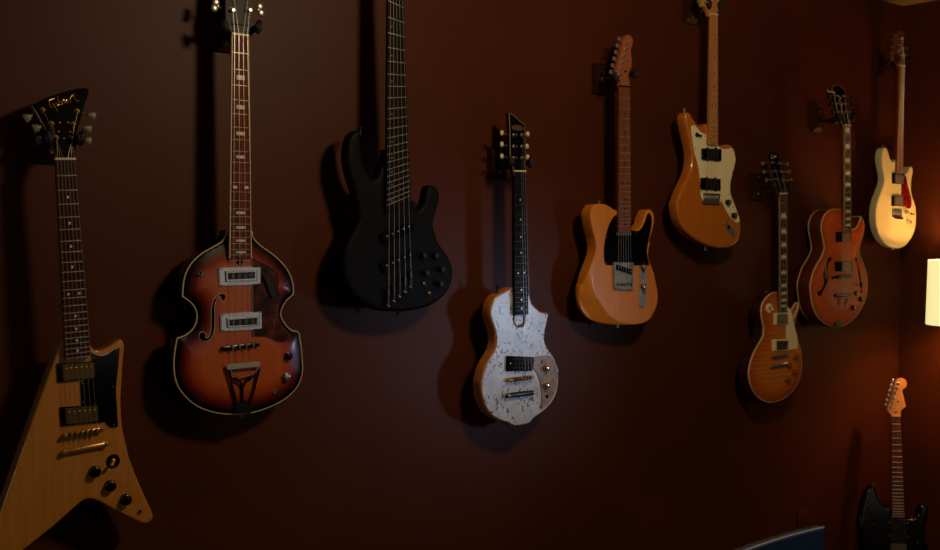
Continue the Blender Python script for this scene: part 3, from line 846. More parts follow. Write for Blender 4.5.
g.neck((388.6, -55), (402.0, -43.6), (386.5, 212), (410.7, 201), (398, 283), 24, M['ebony'], M['satin_black'], 'side', M['pearloid_green'], 0.013,
       bridge_lr=((387.0, 291.7), (411.5, 274)), inlay_frets=(3, 5, 7, 9, 12, 15, 17, 19, 21, 24), nutmat=M['black'], fw=0.0013)
g.head(('P', [(388.6, -51), (388.4, -55), (381, -68), (377, -90), (376, -112), (380, -134), (392, -150), (408, -138), (415, -112), (413, -85), (407, -62), (402.2, -44), (402, -40)]), M['satin_black'], 9, (0, 1, 11, 12), .015, .002)
for p, k in (((383, -78), (371, -75)), ((383, -97), (370, -95)), ((386, -117), (373, -116)), ((405, -110), (421, -112)), ((404, -85), (420, -86))):
    g.tuner(('P', [p]), ('P', [k]), 'oval', M['black_matte'], M['black_matte'], 1.1, .006)
for q in ([(345, 374), (560, 281), (584, 345), (374, 444)], ):
    pk = g.quadbox('pickup', '3B', q, -.002, .009, M['black'], bev=.002)
    for k in range(5):
        a = np.array(g.at('3B', 392, 387, .009)); b = np.array(g.at('3B', 543, 320, .009)); c = a + (b - a) * k / 4; bm = bmesh.new()
        add_lathe(bm, (c[0], c[1], .0085), [(.0028, 0), (.0028, .001), (.0016, .0015)], 10); from_bm('pole_piece', bm, M['nickel'], pk)
for q in ([(345, 163), (560, 62), (586, 126), (374, 228)], ):
    pk = g.quadbox('pickup', '3C', q, -.002, .009, M['black'], bev=.002)
    for k in range(5):
        a = np.array(g.at('3C', 390, 175, .009)); b = np.array(g.at('3C', 553, 102, .009)); c = a + (b - a) * k / 4; bm = bmesh.new()
        add_lathe(bm, (c[0], c[1], .0085), [(.0028, 0), (.0028, .001), (.0016, .0015)], 10); from_bm('pole_piece', bm, M['nickel'], pk)
for k in range(5):                                   # five single-string bridges
    u = k / 4; x = 403 + (557 - 403) * u; y = 395 + (268 - 395) * u
    b = g.quadbox('bridge', '3C', [(x - 17, y - 52), (x + 17, y - 52), (x + 17, y + 62), (x - 17, y + 62)], 0, .008, M['black'], bev=.0012)
    c = g.at('3C', x, y - 30, .015); bm = bmesh.new(); add_box(bm, (c[0] - .0045, c[1] - .008, .007), (c[0] + .0045, c[1] + .008, .0145), .001); from_bm('saddle', bm, M['black_matte'], b)
    c = g.at('3C', x, y + 58, .012); bm = bmesh.new(); add_lathe(bm, (c[0], c[1], .008), [(.0035, 0), (.0035, .005), (.002, .006)], 10); from_bm('string_ball_end', bm, M['brass'], b)
for x, y, m in ((655, 108, 'black_matte'), (737, 106, 'black_matte'), (672, 226, 'black_matte'), (780, 200, 'black_matte'), (770, 302, 'black_matte')):
    g.knob('control_knob', '3C', x, y, .0085, .018, M[m])
for x, y in ((650, 302), (685, 368)):
    c = g.at('3C', x, y, .002); bm = bmesh.new(); add_lathe(bm, (c[0], c[1], 0), [(.0058, 0), (.0058, .002), (.004, .003)], 14); sw = from_bm('mini_switch', bm, M['brass'], g.root)
    bm = bmesh.new(); add_tube(bm, [(c[0], c[1], .002), (c[0] - .002, c[1], .011)], .0017, 8); from_bm('switch_tip', bm, M['black'], sw)
g.strings(5, ('3C', [(404, 355)]), ('3C', [(557, 240)]), .0165, (('3C', [(403, 452)]), ('3C', [(557, 330)])), .012, (.0010, .0005), [M['bronze']], (0, 1, 2, 3, 4), .12)
g.button('3C', 468, 505, .04, M['black_matte'])
g.button('3A', 207, 60, .04, M['black_matte'], True)
g.hanger(('P', 384, -62, 0), ('P', 410, -58, 0), 'wooden guitar hanger holding up the matte black five-string bass')

# ================================================================== 4  white worn guitar
def worn_white():
    m, nt, b = new_mat('worn_white_top')
    v = coords(nt, (1, 1, 1))
    clouds = ramp_node(nt, noise(nt, v, 16, 4), [(0.3, (170, 165, 154)), (0.55, (194, 192, 186)), (0.75, (210, 210, 208))])
    sp = noise(nt, coords(nt, (1.0, 0.8, 1)), 95, 4, 0.65); patch = noise(nt, v, 11, 3)
    f = math_node(nt, 'MULTIPLY', math_node(nt, 'GREATER_THAN', sp, 0.57), math_node(nt, 'GREATER_THAN', patch, 0.465))
    sc = noise(nt, coords(nt, (3.2, 0.5, 1)), 70, 3, 0.6); patch2 = noise(nt, coords(nt, (1, 1, 1)), 9, 2)
    f2 = math_node(nt, 'MULTIPLY', math_node(nt, 'GREATER_THAN', sc, 0.63), math_node(nt, 'GREATER_THAN', patch2, 0.53))
    c = mixc(nt, f, clouds.outputs['Color'], srgb((74, 40, 28))); c = mixc(nt, math_node(nt, 'MULTIPLY', f2, 0.7), c, srgb((96, 74, 60)))
    nt.links.new(c, b.inputs['Base Color']); b.inputs['Roughness'].default_value = 0.3; return m
M['bar_dark'] = plain('dark_tail_bar', (70, 62, 56), 0.35, 0.8)
M['flat_black'] = plain('flat_black_plastic', (9, 9, 10), .8); M['flat_black'].node_tree.nodes['Principled BSDF'].inputs['Specular IOR Level'].default_value = .1
M['worn'] = worn_white(); M['mahogany_light'] = wood('bare_slot_wood', (112, 74, 48), (134, 92, 60), .5, .1)
M['worn_plate'] = tortoise('tarnished_plate', [(0.3, (132, 108, 92)), (0.6, (168, 146, 128)), (0.75, (120, 88, 70))], 30)
g = wall_guitar('electric_guitar', 'single-cutaway electric guitar with a worn white speckled top and copper wood edge', 'electric guitar', 518.6, 424)
out = g.z('4A', [(384, 80), (330, 110), (280, 135), (240, 165), (210, 215), (193, 280), (195, 340), (215, 400), (235, 460)],
          '4B', [(290, 60), (290, 130), (270, 200), (235, 260), (200, 320), (175, 380), (160, 450)], '4C', [(153, 110), (155, 170), (165, 240), (190, 320), (230, 390), (290, 435), (340, 460), (385, 470), (415, 487), (440, 502), (490, 502), (540, 494), (590, 478), (620, 440), (660, 410), (710, 375), (770, 320), (815, 250), (840, 180), (850, 100), (852, 0)],
          '4B', [(845, 350), (825, 290), (790, 230), (755, 180), (730, 130), (718, 80)], '4A', [(674, 540), (680, 470), (695, 400), (714, 311), (680, 310), (640, 298), (600, 265), (570, 235), (550, 195), (540, 150)])
n4 = len(out); P = ccw(spline(out, True, 0.004, (0, 24, 29, n4 - 7, n4 - 1)))
P2 = offset_poly(P, -0.0042)
def bulge_side(P):
    return P
g.body = make_body('body', g.root, P2, 0.042, [M['wood_rim'], M['wood_rim']], 0.006)
top = plate('white_top', g.root, P, 0.0016, 0.0035, M['worn'], 0.0008, None, 0.02); top['label'] = 'worn white speckled top'
g.neck((514.1, 171.6), (525.7, 172.0), (514.9, 315.3), (528.7, 315.1), (521, 379.5), 20, M['ebony'], M['black'], 'dot', M['pearl'], 0.014, fret_mat=M['tailmetal'], depth=.028, fw=.0008)
g.head(('4H', [(302, 475), (302, 455), (296, 420), (281, 375), (277, 300), (274, 170), (270, 55), (280, 58), (300, 72), (340, 106), (376, 138), (379, 250), (381, 390), (380, 430), (384, 460), (384, 475)]), M['black'], 8, (0, 1, 6, 10, 14, 15), .016, .002, binding=M['bind_dim'])
for y, l, r in ((365, (219, 352), (397, 358)), (287, (219, 270), (390, 284)), (207, (219, 192), (397, 199))):
    g.tuner(('4H', [(303, y)]), ('4H', [l]), 'oval', M['nickel'], M['bone'], 0.82)
for y, r in ((207, (397, 199)), (287, (392, 284)), (365, (397, 358))):
    g.tuner(('4H', [(358, y)]), ('4H', [r]), 'oval', M['nickel'], M['bone'], 0.82)
c = g.at('4H', 326, 158, g.zh, True); bm = bmesh.new()
M['badge'] = plain('bronze_badge', (122, 92, 62), 0.35, 0.6)
add_lathe(bm, (0, 0, 0), [(1, 0), (1, 1), (.9, 1.3)], 28)
bmesh.ops.transform(bm, matrix=Matrix.Translation((c[0], c[1], g.hz(c[1]) - .0002)) @ Matrix.Diagonal((.0245, .0092, .0012, 1)), verts=bm.verts)
from_bm('badge', bm, M['badge'], g.hd)
# uncovered neck slot: wood rim with the white floor showing
bm = bmesh.new(); U = [g.at('4A', *p, off=.0026) for p in ((403, 325), (404, 395), (424, 424), (450, 428), (488, 424), (504, 400), (506, 325))]
add_tube(bm, [(q[0], q[1], .0008) for q in U[:4]], .0034, 8); add_tube(bm, [(q[0] - .003, q[1] + .002, .0004) for q in U[3:]], .0062, 8); from_bm('neck_slot_rim', bm, M['mahogany_light'], g.root)
pk = g.quadbox('pickup', '4B', [(395, 239), (628, 248), (622, 376), (390, 380)], 0.0, .011, M['flat_black'], bev=.0012)
for k in range(6):
    for j in range(3):
        c = g.at('4B', 448 + k * 27, 268 + j * 40, .011); bm = bmesh.new(); add_lathe(bm, (c[0], c[1], .0105), [(.0023, 0), (.0023, .001), (.0014, .0013)], 8); from_bm('pole_piece', bm, M['bar_dark'], pk)
c = g.at('4B', 420, 305, .011); bm = bmesh.new(); add_lathe(bm, (c[0], c[1], .0105), [(.003, 0), (.003, .001), (.0016, .0015)], 10); from_bm('screw', bm, M['chrome'], pk)
br = g.bar('bridge', '4C', (400, 98), (636, 66), .016, .013, .009, M['brass'])
g.saddles(br, '4C', (468, 90), (610, 68), 6, .0215, M['gold'])
g.bar('tailpiece', '4C', (392, 240), (652, 208), .016, .016, .012, M['bar_dark'], ends=M['gold'])
cp = g.poly('4B', [(632, 252), (690, 240), (770, 236), (806, 262), (830, 305), (842, 360)], '4C', [(846, 20), (846, 100), (834, 180), (808, 245), (762, 312), (703, 362), (700, 200), (690, 120), (668, 50)], '4B', [(660, 400), (628, 350)], corners=(0, 11, 16), off=.004)
cpo = plate('control_plate', g.root, cp, .0042, .003, M['worn_plate'], .0008); strip('plate_edge', cpo, cp, .0034, .0008, .0018, M['mahogany'])
for k, x, y in (('4B', 765, 355), ('4C', 768, 148)):
    g.knob('control_knob', k, x, y, .0095, .017, M['brass'], z0=.004, top=M['chrome'])
for k, x, y in (('4B', 730, 262), ('4B', 675, 322), ('4B', 820, 428), ('4C', 752, 296)):
    g.screw(k, x, y, M['nickel'], .0042, .0024, cpo)
g.jack('4C', 750, 242, .006, M['black'], .0042)
bp = g.poly('4B', [(690, 306), (705, 282), (716, 276), (714, 300), (700, 312)], off=.0045, step=.0015); plate('dark_hole_patch', cpo, bp, .0048, .001, M['black_matte'], .0003)  # black sheet standing in for the dark of a hole in the plate
g.strings(6, ('4C', [(468, 90)]), ('4C', [(610, 68)]), .022, (('4C', [(468, 224)]), ('4C', [(612, 206)])), .016, (.00045, .0003), [M['bar_dark']], (0, 1, 2, 3, 4, 5))
g.button('4C', 492, 512, .03, M['brass']); g.button('4A', 250, 66, .03, M['black_matte'], True)
g.hanger(('4H', 290, 400, 0), ('4H', 396, 402, 0), 'wooden guitar hanger behind the slanted black headstock of the white guitar')

# ================================================================== 5  butterscotch guitar
M['butter'] = wood('butterscotch_ash', (214, 122, 30), (228, 138, 38), 0.4, 0.15, (22, 1.4, 22), 3)
M['steel_plate'] = tortoise('worn_steel_plate', [(0.3, (120, 122, 126)), (0.6, (160, 162, 164)), (0.75, (110, 108, 106))], 40)
g = wall_guitar('electric_guitar', 'butterscotch single-cutaway electric guitar with black pickguard and slanted bridge pickup', 'electric guitar', 620, 326)
out = g.z('5A', [(492, 196), (455, 180), (415, 155), (380, 135), (330, 127), (290, 130), (260, 150), (240, 185), (233, 240), (240, 300), (255, 370), (275, 440), (284, 500)],
          '5B', [(286, 150), (283, 200), (265, 270), (235, 345), (208, 420), (190, 500)], '5C', [(181, 120), (178, 180), (185, 270), (208, 345), (255, 412), (325, 458), (410, 480), (500, 488), (600, 485), (680, 478), (740, 460), (784, 425), (828, 350), (851, 270), (853, 190), (840, 120), (822, 30)],
          '5B', [(830, 430), (800, 350), (775, 280), (765, 230), (768, 180), (785, 110)], '5A', [(770, 480), (800, 380), (818, 300), (820, 240), (806, 200), (780, 178), (757, 188), (742, 220), (727, 260), (710, 310), (690, 345), (660, 370), (630, 362), (604, 340)])
P = ccw(spline(out, True, 0.004, (0, len(out) - 1)))
ridge = np.array(spline(g.z('5B', [(252, 330), (246, 420), (250, 480)], '5C', [(248, 60), (256, 130), (280, 200), (320, 260), (370, 340), (420, 400), (480, 440), (560, 468), (640, 482)]), False, .006))
farpt = np.array(g.z('5C', [(640, 700), (-200, 700)], '5B', [(-200, 200)]))
zone = ccw(np.vstack([ridge, farpt]))
def forearm(V, d):
    k = inside(V, zone); dist = seg_dist(V, ridge, False)
    fade = np.clip((ridge[0][1] - V[:, 1]) / .06, 0, 1)
    return -np.where(k, np.minimum(0.62 * np.maximum(dist - 0.002, 0), 0.029) * fade, 0)
g.body = make_body('body', g.root, P, 0.044, [M['butter'], M['butter']], 0.0035, forearm, grid=.006)
g.neck((619.6, 86.6), (630.2, 87.6), (619.0, 232.2), (631.3, 231.8), (624.2, 284.5), 21, M['roasted'], M['roasted'], 'dot', M['black'], 0.012, nutmat=M['black'])
g.head(('5H', [(292, 465), (291, 448), (296, 415), (275, 385), (262, 360), (268, 335), (292, 240), (315, 140), (326, 92), (346, 72), (370, 77), (388, 105), (388, 140), (376, 175), (375, 210), (382, 260), (378, 310), (362, 342), (356, 375), (364, 420), (368, 458), (368, 470)]), M['tinted_maple'], 0, (0, 1, 20, 21), .014, .004)
for i in range(6):
    u = i / 5; p = (286 + (340 - 286) * u, 362 + (127 - 362) * u); k = (226 + (286 - 226) * u, 345 + (102 - 345) * u)
    g.tuner(('5H', [p]), ('5H', [k]), 'vint', M['chrome'], M['chrome'], .85)
c = g.at('5H', 330, 342, g.zh, True); bm = bmesh.new(); add_lathe(bm, (c[0], c[1], g.zh - .0005), [(.004, 0), (.004, .004), (.003, .0055)], 12); from_bm('string_tree', bm, M['black'], g.hd)
pg = g.poly('5A', [(498, 210), (485, 220), (455, 240), (420, 290), (395, 350), (375, 430), (364, 500)], '5B', [(360, 150), (360, 230), (368, 305), (385, 322), (560, 324), (768, 326), (773, 300), (759, 250), (752, 190), (765, 110)], '5A', [(772, 440), (787, 370), (795, 310), (794, 250), (780, 215), (766, 214), (750, 240), (735, 290), (710, 340), (680, 372), (640, 375), (608, 362)], corners=(0, 10, 12, 28), off=.002)
pgo = plate('pickguard', g.root, pg, .002, .002, M['black'], .0006)
for k, x, y in (('5A', 472, 238), ('5A', 385, 432), ('5A', 655, 392), ('5A', 765, 470), ('5B', 378, 300)):
    g.screw(k, x, y, M['nickel'], .002, .002, pgo)
g.quadbox('neck_pickup', '5A', [(480, 385), (612, 382), (612, 416), (482, 418)], 0, .007, M['chrome'], bev=.002)
bp = g.quadbox('bridge', '5B', [(460, 294), (620, 297), (631, 538), (460, 534)], 0, .0022, M['steel_plate'], bev=.0006)
for q in ([(456, 294), (468, 294), (468, 534), (458, 534)], [(618, 297), (630, 300), (634, 538), (622, 538)], [(458, 528), (632, 532), (632, 546), (460, 540)]):
    g.quadbox('bridge_rim', '5B', q, 0, .010, M['steel_plate'], bp, bev=.0005)
pk = g.quadbox('bridge_pickup', '5B', [(474, 316), (630, 366), (624, 408), (472, 360)], 0, .008, M['black'], bev=.001)
for k in range(6):
    c = g.at('5B', 492 + 22.5 * k, 340 + 8 * k, .008); bm = bmesh.new(); add_lathe(bm, (c[0], c[1], .0075), [(.0024, 0), (.0024, .0012)], 8); from_bm('pole_piece', bm, M['nickel'], pk)
for k in range(3):
    x = 487 + 57 * k; a = g.at('5B', x - 22, 492, .011); b = g.at('5B', x + 22, 494, .011); bm = bmesh.new(); add_tube(bm, [(a[0], a[1], .0075), (b[0], b[1], .0075)], .0032, 10); from_bm('saddle', bm, M['brass'], bp)
    for dx in (-14, 14):
        c = g.at('5B', x + dx, 525, .006); bm = bmesh.new(); add_tube(bm, [(c[0], c[1] - .004, .0055), (c[0], c[1] + .014, .006)], .0017, 8); from_bm('saddle_screw', bm, M['steel'], bp)
cp = g.poly('5B', [(688, 330), (692, 298), (718, 282), (745, 296), (751, 330)], '5C', [(748, 200), (746, 290), (736, 320), (712, 331), (688, 318), (681, 290), (684, 150)], off=.002)
cpo = plate('control_plate', g.root, cp, .002, .002, M['steel_plate'], .0006)
for y in (340, 515):
    g.knob('control_knob', '5B', 738, y, .0088, .017, M['brass'], z0=.002, top=M['chrome'])
for k, x, y in (('5C', 712, 287), ('5B', 718, 300)): g.screw(k, x, y, M['nickel'], .002, .0022, cpo)
c = g.at('5C', 718, 190, .004); bm = bmesh.new(); add_tube(bm, [(c[0], c[1], .001), (c[0], c[1] + .002, .012)], .002, 8, .0032); from_bm('selector_switch', bm, M['brass'], g.root)
g.strings(6, ('5B', [(487, 492)]), ('5B', [(606, 494)]), .0112, (('5B', [(487, 526)]), ('5B', [(606, 528)])), .006, (.00055, .0003), [M['bronze']], (0, 1, 2, 3, 4, 5), .12)
g.button('5C', 478, 502, .044); g.button('5A', 310, 110, .03, None, True)
g.hanger(('5H', 262, 395, 0), ('5H', 380, 362, 0), 'wooden guitar hanger beside the chrome tuners of the butterscotch guitar')
# ================================================================== 6  amber offset guitar with cream pickguard
M['amber6'] = wood('amber_lacquer', (190, 104, 28), (204, 116, 36), 0.2, 0.9, (18, 1.4, 18), 3)
g = wall_guitar('electric_guitar', 'amber offset-body electric guitar with large cream pickguard and two black pickups', 'electric guitar', 713, 247)
out = g.z('6A', [(436, 170), (410, 190), (380, 195), (355, 180), (325, 140), (300, 100), (285, 76), (268, 66), (250, 70), (240, 92), (238, 140), (248, 200), (262, 260), (280, 340), (296, 420)],
          '6B', [(302, 70), (292, 160), (268, 240), (230, 320), (195, 392), (172, 465)], '6C', [(160, 60), (160, 110), (166, 170), (183, 240), (216, 305), (266, 362), (325, 408), (390, 446), (450, 474), (520, 492), (590, 498), (650, 490), (705, 460), (740, 410), (757, 330), (755, 250), (740, 180), (715, 110), (690, 40)],
          '6B', [(675, 430), (662, 360), (665, 300), (685, 220), (705, 140), (712, 60)], '6A', [(713, 540), (710, 470), (700, 420), (680, 385), (650, 367), (610, 370), (580, 378), (546, 366)])
P = ccw(spline(out, True, .004, (0, len(out) - 1)))
g.body = make_body('body', g.root, P, .044, [M['amber6'], M['amber6']], .009)
g.neck((711.4, 14.6), (718.0, 14.9), (709.2, 144.2), (718.2, 145.4), (711.6, 200.5), 21, M['maple'], M['maple'], 'dot', M['black'], .012, fret_mat=M['nickel'])
g.head(('6H', [(462, 190), (458, 168), (436, 120), (395, 70), (375, 75), (378, 20), (400, -100), (430, -250), (450, -330), (490, -365), (540, -355), (568, -310), (560, -250), (548, -200), (560, -120), (595, -40), (610, 15), (600, 70), (570, 110), (552, 150), (560, 175), (560, 192)]), M['maple'], 0, (0, 1, 20, 21), .014, .004)
for i in range(6):
    u = i / 5; g.tuner(('6H', [(408 + (500 - 408) * u, 30 - 330 * u)]), ('6H', [(335 + (420 - 335) * u, 10 - 330 * u)]), 'vint', M['chrome'], M['chrome'], .85)
pg = g.poly('6A', [(434, 275), (400, 262), (370, 240), (340, 205), (318, 186), (300, 190), (292, 205), (298, 280), (312, 370), (328, 470)], '6B', [(340, 80), (368, 220), (378, 330), (382, 420), (392, 455), (410, 478), (555, 482), (580, 490), (600, 530)], '6C', [(620, 150), (650, 200), (685, 240), (715, 257), (738, 250), (742, 225), (728, 180), (705, 115)], '6B', [(668, 440), (655, 370), (657, 310), (676, 220), (696, 140), (704, 60)], '6A', [(703, 540), (700, 470), (690, 425), (672, 402), (640, 405), (590, 412), (556, 396), (540, 378), (436, 372)], corners=(0, 14, 15, 16, len(out), 38, 39), off=.0025)
pgo = plate('pickguard', g.root, pg, .0025, .0025, M['cream'], .0006); strip('pickguard_edge', pgo, pg, .0012, .0005, .001, M['black_matte'])
for k, x, y in (('6A', 312, 208), ('6A', 418, 290), ('6A', 330, 406), ('6A', 676, 425), ('6B', 370, 185), ('6B', 678, 200), ('6B', 386, 388), ('6B', 648, 412), ('6B', 573, 468), ('6C', 683, 115), ('6C', 648, 174)):
    g.screw(k, x, y, M['black_matte'], .0025, .0022, pgo)
for k, q in (('6A', [(402, 403), (578, 410), (576, 522), (402, 508)]), ('6B', [(395, 258), (570, 270), (570, 378), (395, 366)])):
    pk = g.quadbox('pickup', k, q, 0, .012, M['black'], bev=.002)
    mx = (q[0][0] + q[1][0]) / 2
    for i in range(6):
        c = g.at(k, q[0][0] + 42 + 18.5 * i, (q[0][1] + q[3][1]) / 2 + 1.2 * i, .012); bm = bmesh.new(); add_lathe(bm, (c[0], c[1], .0115), [(.0018, 0), (.0018, .0006), (.001, .0009)], 8); from_bm('pole_piece', bm, M['tailmetal'], pk)
    for (u, v) in ((.25, 0), (.7, 0), (.25, 1), (.7, 1)):
        a = np.array(q[0]) + (np.array(q[1]) - q[0]) * u; b = np.array(q[3]) + (np.array(q[2]) - q[3]) * u; c = g.at(k, *(a if v == 0 else b), off=.006); bm = bmesh.new()
        add_lathe(bm, (c[0], c[1], .001), [(.005, 0), (.005, .006), (.003, .007)], 10); from_bm('mount_ear', bm, M['black'], pk)
b6 = g.quadbox('bridge', '6B', [(408, 398), (566, 408), (556, 488), (412, 482)], 0, .006, M['nickel'], bev=.001)
g.saddles(b6, '6B', (432, 440), (540, 446), 6, .0115, M['chrome'], .011, .005, .006)
g.quadbox('bridge_lip', '6B', [(404, 480), (560, 488), (558, 506), (412, 498)], 0, .010, M['nickel'], b6, bev=.001)
for k, x, y in (('6B', 655, 487), ('6C', 712, 190)):
    g.knob('control_knob', k, x, y, .0105, .016, M['black'], z0=.0025, top=M['nickel'])
c = g.at('6A', 345, 278, .004); bm = bmesh.new(); add_lathe(bm, (c[0], c[1], .0025), [(.0085, 0), (.0085, .002), (.006, .004), (.005, .008)], 16); sw = from_bm('selector_switch', bm, M['black'], g.root)
bm = bmesh.new(); add_tube(bm, [(c[0], c[1], .009), (c[0] + .016, c[1] - .004, .012)], .0025, 8, .0036); from_bm('switch_tip', bm, M['black'], sw)
jp = g.poly('6C', [(600, 268), (612, 252), (636, 256), (672, 300), (700, 345), (706, 375), (690, 390), (664, 376), (625, 325)], off=.002, step=.002)
jo = plate('output_jack', g.root, jp, .003, .003, M['chrome'], .0012)
c = g.at('6C', 640, 300, .003); bm = bmesh.new(); add_lathe(bm, (c[0], c[1], .002), [(.0075, 0), (.0075, .0016), (.005, .002)], 14); from_bm('jack_socket', bm, M['black'], jo)
g.strings(6, ('6B', [(432, 440)]), ('6B', [(540, 446)]), .0122, (('6B', [(426, 482)]), ('6B', [(548, 488)])), .008, (.00055, .0003), [M['bronze']], (0, 1, 2, 3, 4, 5), .12)
g.button('6C', 423, 508, .044); g.button('6A', 225, 42, .05, None, True)
g.hanger(('6H', 448, 62, 0), ('6H', 574, 70, 0), 'wooden guitar hanger behind the maple neck of the amber offset guitar')

# ================================================================== 7  flame-top single cutaway
def flame_top():
    m, nt, b = new_mat('flame_maple_top')
    w = nt.nodes.new('ShaderNodeTexWave'); w.wave_type = 'BANDS'; w.bands_direction = 'Y'
    w.inputs['Scale'].default_value = 17; w.inputs['Distortion'].default_value = 5; w.inputs['Detail'].default_value = 2; w.inputs['Detail Scale'].default_value = 1.2
    nt.links.new(coords(nt, (.35, 1, 1)), w.inputs['Vector'])
    r = ramp_node(nt, w.outputs['Fac'], [(0.05, (208, 116, 36)), (0.6, (216, 124, 40)), (0.98, (222, 132, 46))])
    at = nt.nodes.new('ShaderNodeAttribute'); at.attribute_name = 'edge'
    e = ramp_node(nt, math_node(nt, 'DIVIDE', at.outputs['Fac'], .07), [(0, (200, 120, 80)), (.9, (255, 255, 255))])
    c = mixc(nt, .8, r.outputs['Color'], e.outputs['Color'], 'MULTIPLY'); nt.links.new(c, b.inputs['Base Color'])
    b.inputs['Roughness'].default_value = .25; b.inputs['Coat Weight'].default_value = .6; return m
M['flame'] = flame_top()
M['knob_amber'] = plain('amber_knob', (150, 84, 34), .25, 0, .6)
g = wall_guitar('electric_guitar', 'honey flame-top single-cutaway electric guitar with cream pickguard, hanging lowest toward the lamp', 'electric guitar', 768.5, 402.5)
out = g.z('7A', [(500, 74), (450, 78), (410, 100), (370, 140), (340, 190), (325, 250), (328, 320), (340, 390), (350, 440), (346, 500)],
          '7B', [(345, 110), (315, 170), (280, 230), (245, 300), (215, 380), (200, 450)], '7C', [(195, 130), (205, 220), (230, 300), (270, 365), (330, 415), (400, 440), (470, 435), (540, 410), (610, 365), (670, 300), (715, 220), (738, 140), (745, 60)],
          '7B', [(744, 340), (735, 260), (715, 190), (696, 120)], '7A', [(690, 500), (672, 440), (676, 370), (695, 300), (712, 240), (712, 195), (695, 178), (675, 195), (660, 225), (635, 255), (600, 268)])
P = ccw(spline(out, True, .004, (0, len(out) - 1)))
g.body = make_body('body', g.root, P, .048, [M['flame'], M['dark_side']], .002, arch(.010, .075), back_r=.004)
strip('binding', g.body, P, .0006, .0032, .006, M['bindc'])
g.neck((780, 193.7), (787.1, 194.4), (780.5, 312.6), (787.4, 311.8), (781.2, 355.4), 22, M['rosewood'], M['dark_side'], 'trap', M['pearl'], .023, binding=M['bind_dim'], fw=.0009)
g.head(('7H', [(440, 508), (440, 488), (430, 440), (400, 370), (372, 270), (345, 180), (322, 100), (345, 95), (360, 74), (395, 74), (412, 88), (438, 104), (444, 150), (470, 260), (495, 380), (508, 430), (520, 492), (520, 510)]), M['mahogany'], 15, (0, 1, 6, 11, 16, 17), .014, .002, face=M['black'])
for p, k in (((410, 342), (318, 350)), ((392, 262), (295, 268)), ((366, 176), (280, 184)), ((438, 182), (520, 190)), ((456, 264), (540, 268)), ((474, 350), (560, 350))):
    g.tuner(('7H', [p]), ('7H', [k]), 'tulip', M['nickel'], M['keys'], .8)
stroke_logo(g, '7H', [[(378, 98), (362, 104), (364, 132), (376, 138), (382, 122)], [(386, 112), (389, 128)], [(392, 98), (396, 126), (402, 118)], [(403, 112), (406, 124)], [(408, 106), (411, 124)]], .0009, M['bone'], g.hd)
tr = g.poly('7H', [(430, 440), (440, 395), (462, 390), (485, 440)], off=g.zh, smooth=False)
plate('truss_rod_cover', g.hd, tr, g.zh + .001, .0016, M['black'], .0004, lambda V: -math.tan(g.tilt) * (V[:, 1] - g.y0))
def pk7(key, rq, cq, m):
    r = g.quadbox('pickup', key, rq, .004, .0155, M['cream'], bev=.0012); g.quadbox('pickup_cover', key, cq, .008, .019, m, r, bev=.0016)
pk7('7A', [(466, 296), (614, 286), (614, 408), (468, 414)], [(495, 306), (602, 299), (606, 400), (496, 406)], M['nickel'])
M['nickel_dark'] = plain('dull_nickel', (90, 86, 82), .35, 1.0)
pk7('7B', [(448, 156), (606, 144), (606, 264), (450, 272)], [(492, 166), (602, 164), (602, 254), (494, 262)], M['nickel_dark'])
pg = g.poly('7A', [(592, 222), (612, 240), (632, 268), (650, 350), (670, 450)], '7B', [(690, 110), (698, 190), (697, 244), (660, 252), (610, 256), (608, 140), (582, 140)], '7A', [(584, 420), (615, 408), (613, 285), (596, 270)], corners=(0, 7, 9, 10, 11, 12, 13, 14, 15), off=.014)
plate('pickguard', g.root, pg, .0155, .0022, M['cream'], .0006)
br = g.bar('bridge', '7B', (450, 336), (608, 302), .021, .011, .008, M['nickel']); g.saddles(br, '7B', (484, 328), (578, 308), 6, .0265, M['nickel'])
g.bar('tailpiece', '7B', (428, 432), (612, 402), .020, .014, .010, M['chrome'])
for k, x, y in (('7B', 700, 332), ('7B', 633, 420), ('7B', 684, 488), ('7C', 616, 202)):
    g.knob('control_knob', k, x, y, .012, .017, M['knob_amber'], z0=.006, skirt=1.1)
c = g.at('7A', 408, 242, .008); bm = bmesh.new(); add_lathe(bm, (c[0], c[1], .0075), [(.0185, -.004), (.0185, .0022), (.017, .0032), (.0115, .0032), (.0105, .0024)], 28); sw = from_bm('selector_switch', bm, M['cream'], g.root)
bm = bmesh.new(); add_lathe(bm, (c[0], c[1], .0085), [(.0065, 0), (.0065, .005), (.004, .006)], 14); from_bm('switch_nut', bm, M['nickel'], sw)
bm = bmesh.new(); add_tube(bm, [(c[0], c[1], .010), (c[0] + .005, c[1] - .006, .024)], .0022, 8, .0036); from_bm('switch_tip', bm, M['cream'], sw)
g.strings(6, ('7B', [(484, 328)]), ('7B', [(578, 308)]), .027, (('7B', [(470, 424)]), ('7B', [(578, 406)])), .021, (.0005, .0003), [M['bronze']], (0, 1, 2, 3, 4, 5))
g.button('7A', 372, 76, .05, None, True); g.button('7C', 390, 452, .05)
g.hanger(('7H', 385, 420, 0), ('7H', 535, 412, 0), 'wooden guitar hanger with lamplit bottom edge behind the flame-top guitar')

